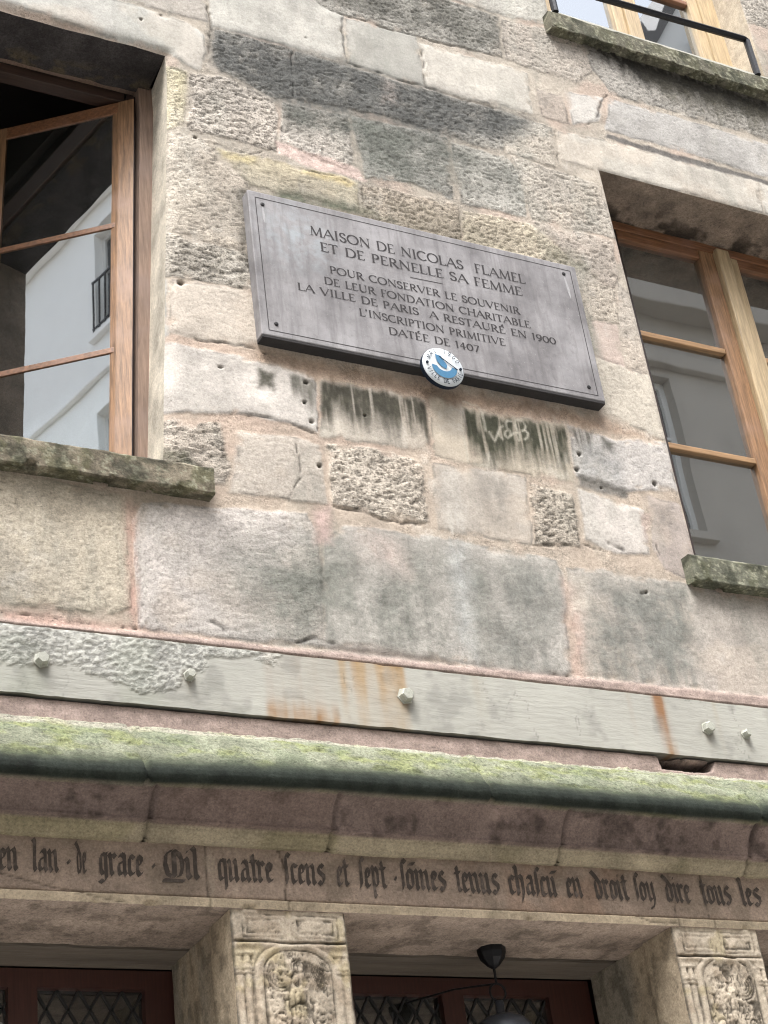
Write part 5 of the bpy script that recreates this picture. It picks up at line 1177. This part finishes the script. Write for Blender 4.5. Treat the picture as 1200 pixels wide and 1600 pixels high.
for text, x0, x1, z, cap, wk in (('MAISON DE NICOLAS  FLAMEL', 2.174, 3.036, 5.466, .040, 1.), ('ET DE PERNELLE SA FEMME', 2.206, 3.012, 5.403, .038, 1.), ('POUR CONSERVER LE SOUVENIR', 2.231, 2.985, 5.311, .030, 1.05),
        ('DE LEUR FONDATION CHARITABLE', 2.204, 3.018, 5.257, .030, 1.05), ('LA VILLE DE PARIS  A RESTAURE^ EN 1900', 2.101, 3.116, 5.206, .030, 1.05), ("L'INSCRIPTION PRIMITIVE", 2.323, 2.894, 5.150, .030, 1.05), ('DATE^E DE 1407', 2.427, 2.781, 5.095, .030, 1.05)):
    roman(mb, text, x0-PX0, x1-PX0, z-PZ0, cap, -.0456, wk=wk)
mb.poly([(2.547-PX0, -.0456, 5.3705-PZ0), (2.678-PX0, -.0456, 5.3735-PZ0), (2.678-PX0, -.0456, 5.3765-PZ0), (2.547-PX0, -.0456, 5.3735-PZ0)])
mb.build('lettering', GRV, pq)

# ------------------------------------------------------------------ round enamel badge hung on the plaque's lower edge
bdg = empty('enamel_badge', 'round white enamel badge with a blue ship on the lower edge of the grey plaque', 'sign', (2.607, -.062, 4.980))
r = .079
WH = simple('white_enamel', (.50, .53, .55), .55, 0, .15, 14, 0, spec=.15)
BLU = simple('blue_enamel', (.06, .165, .28), .55, 0, .4, 30, 0, spec=.15); NAV = simple('dark_blue_line', (.012, .018, .03), .6, 0, .1, 30, 0, spec=.1)
MB().lathe([(r*.97, .016), (r, .012), (r, -.002), (r*.965, -.006), (r*.6, -.0085), (.001, -.0095)], (0, 0, 0), 56, 'y').build('disc', WH, bdg, True)
MB().lathe([(r*1.006, .015), (r*1.016, .012), (r*1.016, .001), (r*1.006, -.002)], (0, 0, 0), 56, 'y').build('rim', NAV, bdg, True)
hl = [(.048*math.cos(R(a_)), -.0112, -.004+.046*math.sin(R(a_))) for a_ in range(176, 368, 8)]
hl += [(.030*math.cos(R(a_)), -.0112, .004+.026*math.sin(R(a_))) for a_ in range(352, 186, -14)]
MB().poly(hl).build('ship_hull', BLU, bdg)
MB().poly([(-.030, -.0114, .044), (-.008, -.0114, .040), (.012, -.0114, .004), (.006, -.0114, -.012), (-.012, -.0114, -.004), (-.026, -.0114, .014)]).build('ship_sail', BLU, bdg)
MB().poly([(-.016, -.0122, .036), (-.012, -.0122, .038), (.052, -.0122, -.006), (.050, -.0122, -.010)]).build('diagonal_line', NAV, bdg)
mb = MB(); k = 0
def ring_text(text, a0, a1, rad, cap, inward):
    n = len(text)
    for i, ch_ in enumerate(text):
        if ch_ == ' ': continue
        a_ = R(a0+(a1-a0)*i/(n-1)); ad, st_, sf = ROM[ch_]
        for pts, wdt in st_:
            for p_, q_ in zip(pts[:-1], pts[1:]):
                dx, dz = q_[0]-p_[0], q_[1]-p_[1]; L = math.hypot(dx, dz)
                if L < 1e-6: continue
                wv = .15; nx, nz = -dz/L*wv/2, dx/L*wv/2
                quad = []
                for (x, z) in ((p_[0]+nx, p_[1]+nz), (q_[0]+nx, q_[1]+nz), (q_[0]-nx, q_[1]-nz), (p_[0]-nx, p_[1]-nz)):
                    tx, tz = (x-ad/2)*cap*.85, (z-.5)*cap
                    er = Vector((math.cos(a_), math.sin(a_))); et = Vector((math.sin(a_), -math.cos(a_)))
                    if not inward: v2 = er*(rad+tz)+et*tx
                    else: v2 = er*(rad-tz)-et*tx
                    quad.append((v2.x, -.0105, v2.y))
                mb.poly(quad)
ring_text('MAI 1900', 152, 28, .0635, .0175, False); ring_text('VILLE DE PARIS', 200, 340, .0635, .0165, True)
for sx in (-.064, .064): mb.lathe([(.005, -.008), (.005, -.012)], (sx, 0, .004 if sx < 0 else .0), 10, 'y')
mb.build('ring_lettering', NAV, bdg)

# ------------------------------------------------------------------ street
def struct(name, m, pts):
    o = MB().poly(pts).build(name, m); o['kind'] = 'structure'; return o
ASPH = simple('pale_setts', (.36, .345, .32), .9, 0, .35, 30, .3); PAV = simple('pavement_stone', (.52, .50, .46), .85, 0, .3, 6, .3)
struct('ground', simple('earth', (.16, .14, .12), .95), [(-150, -150, -.02), (150, -150, -.02), (150, 150, -.02), (-150, 150, -.02)])
struct('road', ASPH, [(-60, -6.0, 0), (60, -6.0, 0), (60, -1.4, 0), (-60, -1.4, 0)])
for y0, y1 in ((-1.4, .56), (-7.5, -6.0)):
    o = MB().box(-60, 60, y0, y1, -.05, .13, .012).build('pavement', PAV); o['kind'] = 'structure'

# ------------------------------------------------------------------ buildings across the street (seen in the window glass)
def block(name, label, x0, x1, y, depth, zt, cols, zrows, ww, wh, wm, fm, roofm, roof_h, band_z=(), rails=True):
    """facade at y facing +y, body behind; window grid of cols x zrows"""
    b = empty(name, label, 'building', ((x0+x1)/2, y, 0))
    o = Vector((-(x0+x1)/2, -y, 0))
    xb = sorted({x0, x1} | {c_-ww/2 for c_ in cols} | {c_+ww/2 for c_ in cols}); zb = sorted({0, zt} | set(zrows) | {z+wh for z in zrows})
    mb = MB()
    for xa, xc in zip(xb[:-1], xb[1:]):
        for za, zc in zip(zb[:-1], zb[1:]):
            if any(abs((xa+xc)/2-c_) < ww/2 for c_ in cols) and any(z < (za+zc)/2 < z+wh for z in zrows): continue
            mb.poly([(xa, y, za), (xc, y, za), (xc, y, zc), (xa, y, zc)])
    d = .22
    for c_ in cols:
        for z in zrows:
            a_, e = c_-ww/2, c_+ww/2
            mb.poly([(a_, y, z), (a_, y, z+wh), (a_, y-d, z+wh), (a_, y-d, z)]).poly([(e, y, z), (e, y, z+wh), (e, y-d, z+wh), (e, y-d, z)])
            mb.poly([(a_, y, z+wh), (e, y, z+wh), (e, y-d, z+wh), (a_, y-d, z+wh)]).poly([(a_, y, z), (e, y, z), (e, y-d, z), (a_, y-d, z)])
    mb.box(x0, x1, y-depth, y-.3, 0, zt-.01)
    mb.xf(lambda v: Vector(v)+o).build('wall', wm, b)
    for c_ in cols:
        for z in zrows:
            a_, e = c_-ww/2, c_+ww/2
            zt_ = z+wh*.62
            fo = lattice('window', [a_, a_+.07, c_-.05, c_+.05, e-.07, e], [z, z+.08, zt_, zt_+.035, z+wh-.08, z+wh], y-.2, y-.13,
                         lambda px_, pz_: (a_+.07 < px_ < c_-.05 or c_+.05 < px_ < e-.07) and (z+.08 < pz_ < zt_ or zt_+.035 < pz_ < z+wh-.08), fm, b, lambda v: Vector(v)+o)
            MB().box(a_+.06, e-.06, y-.175, y-.170, z+.05, z+wh-.05).xf(lambda v: Vector(v)+o).build('pane', DARKG, fo)
            g_ = MB().box(a_-.06, e+.06, y+.002, y+.09, z-.09, z-.002)
            g_.xf(lambda v: Vector(v)+o).build('sill', wm, fo)
            if not rails: continue
            nb = 9; bxs = [a_]
            for k in range(nb+1): c0_ = a_+.02+(e-a_-.04)*k/nb; bxs += [c0_-.007, c0_+.007]
            bxs.append(e); bset = [(bxs[1+2*k], bxs[2+2*k]) for k in range(nb+1)]
            lattice('railing', bxs, [z+.003, z+.11, z+.13, z+.93, z+.96], y+.035, y+.06, lambda px_, pz_: not (z+.11 < pz_ < z+.13 or pz_ > z+.93 or any(q[0] < px_ < q[1] for q in bset)), IRON, fo, lambda v: Vector(v)+o)
    cn = EB()
    for zz, pr_, hh in band_z: cn.box(x0, x1, y+.001, y+pr_, zz, zz+hh, .02)
    if band_z: cn.xf(lambda v: Vector(v)+o).build('cornice', wm, b)
    MB().prism([(x0, y+.28, zt+.002), (x0, y+.05, zt+.25), (x0, y-1.5, zt+roof_h), (x0, y-depth, zt+roof_h+.6), (x0, y-depth, zt+.002)], (x1-x0, 0, 0)).xf(lambda v: Vector(v)+o).build('roof', roofm, b)
    return b, o
DARKG = simple('dark_pane', (.03, .035, .04), .08, 0, .2, 2, 0)
WHITE = simple('white_render', (.80, .80, .78), .9, 0, .12, 3, .1); WF = simple('white_paint', (.62, .62, .60), .5, 0, .1, 6, 0)
CREAM = simple('cream_facade_render', (.68, .63, .55), .9, 0, .2, 2, .2); BEIGE = simple('grey_limestone_facade', (.34, .31, .27), .9, 0, .3, 2, .2); SLT = simple('roof_slate', (.085, .078, .075), .6, 0, .4, 9, .3); ZINC = simple('zinc_roof', (.20, .21, .23), .45, .3, .2, 4, .1)
bA, oA = block('apartment_building', 'white rendered building mirrored in the glass of the open window leaf', -26, -6.2, -7.5, 9, 19.85, [-24.3, -21.4, -18.5, -15.6, -12.9, -9.2], [1.0, 4.2, 7.4, 10.6, 13.85, 17.15], 1.3, 1.95, WHITE, WF, SLT, 2.8, [(19.5, .22, .32), (16.3, .08, .12), (3.6, .1, .25)])
bB, oB = block('apartment_building', 'beige building directly opposite the carved pillars', -6.1, 5.2, -7.5, 9, 9.3, [-4.6, -2.2, .2, 2.6, 4.2], [.8, 3.8, 6.6], 1.1, 1.8, CREAM, WF, ZINC, 1.6, [(8.9, .3, .35)])
bC, oC = block('apartment_building', 'grey stone building mirrored in the closed right window', 5.3, 30, -7.5, 9, 13.75, [6.6, 10.35, 13.4, 16.4, 19.2, 22, 25, 28], [1.0, 4.2, 7.4, 10.35], 1.2, 2.1, BEIGE, WF, ZINC, 3.0, [(13.3, .30, .35), (12.55, .10, .2), (9.6, .12, .3)], False)
def rear(name, pts, y, dep, m): MB().prism([(x, y, z) for x, z in pts], (0, -dep, 0)).xf(lambda v: Vector(v)+oC).build(name, m, bC)
rear('rear_gable', [(14.10, 13), (15.8, 13), (15.5, 22.9), (14.98, 22.35), (14.19, 21.04)], -9.6, 1.2, WHITE)
rear('gable_coping', [(13.93, 21.28), (14.04, 21.12), (14.2, 21.18), (14.66, 22.15), (15.1, 23.0), (15.4, 22.95), (14.19, 20.95), (14.05, 20.78), (13.84, 20.8)], -9.55, 1.3, SLT)
rear('dark_chimney_side', [(14.86, 13), (15.6, 13), (15.6, 21.2), (14.86, 21.2)], -9.45, .1, SLT)
SKYL = simple('skylight_glass', (.75, .8, .85), .06, 1, .05, 3, 0)
for xa, xb_ in ((11.45, 11.73), (11.80, 12.10)):
    MB().box(xa, xb_, -8.02, -7.82, 14.08, 14.52).xf(lambda v: Vector(v)+oC).build('dormer_window', SKYL, bC)
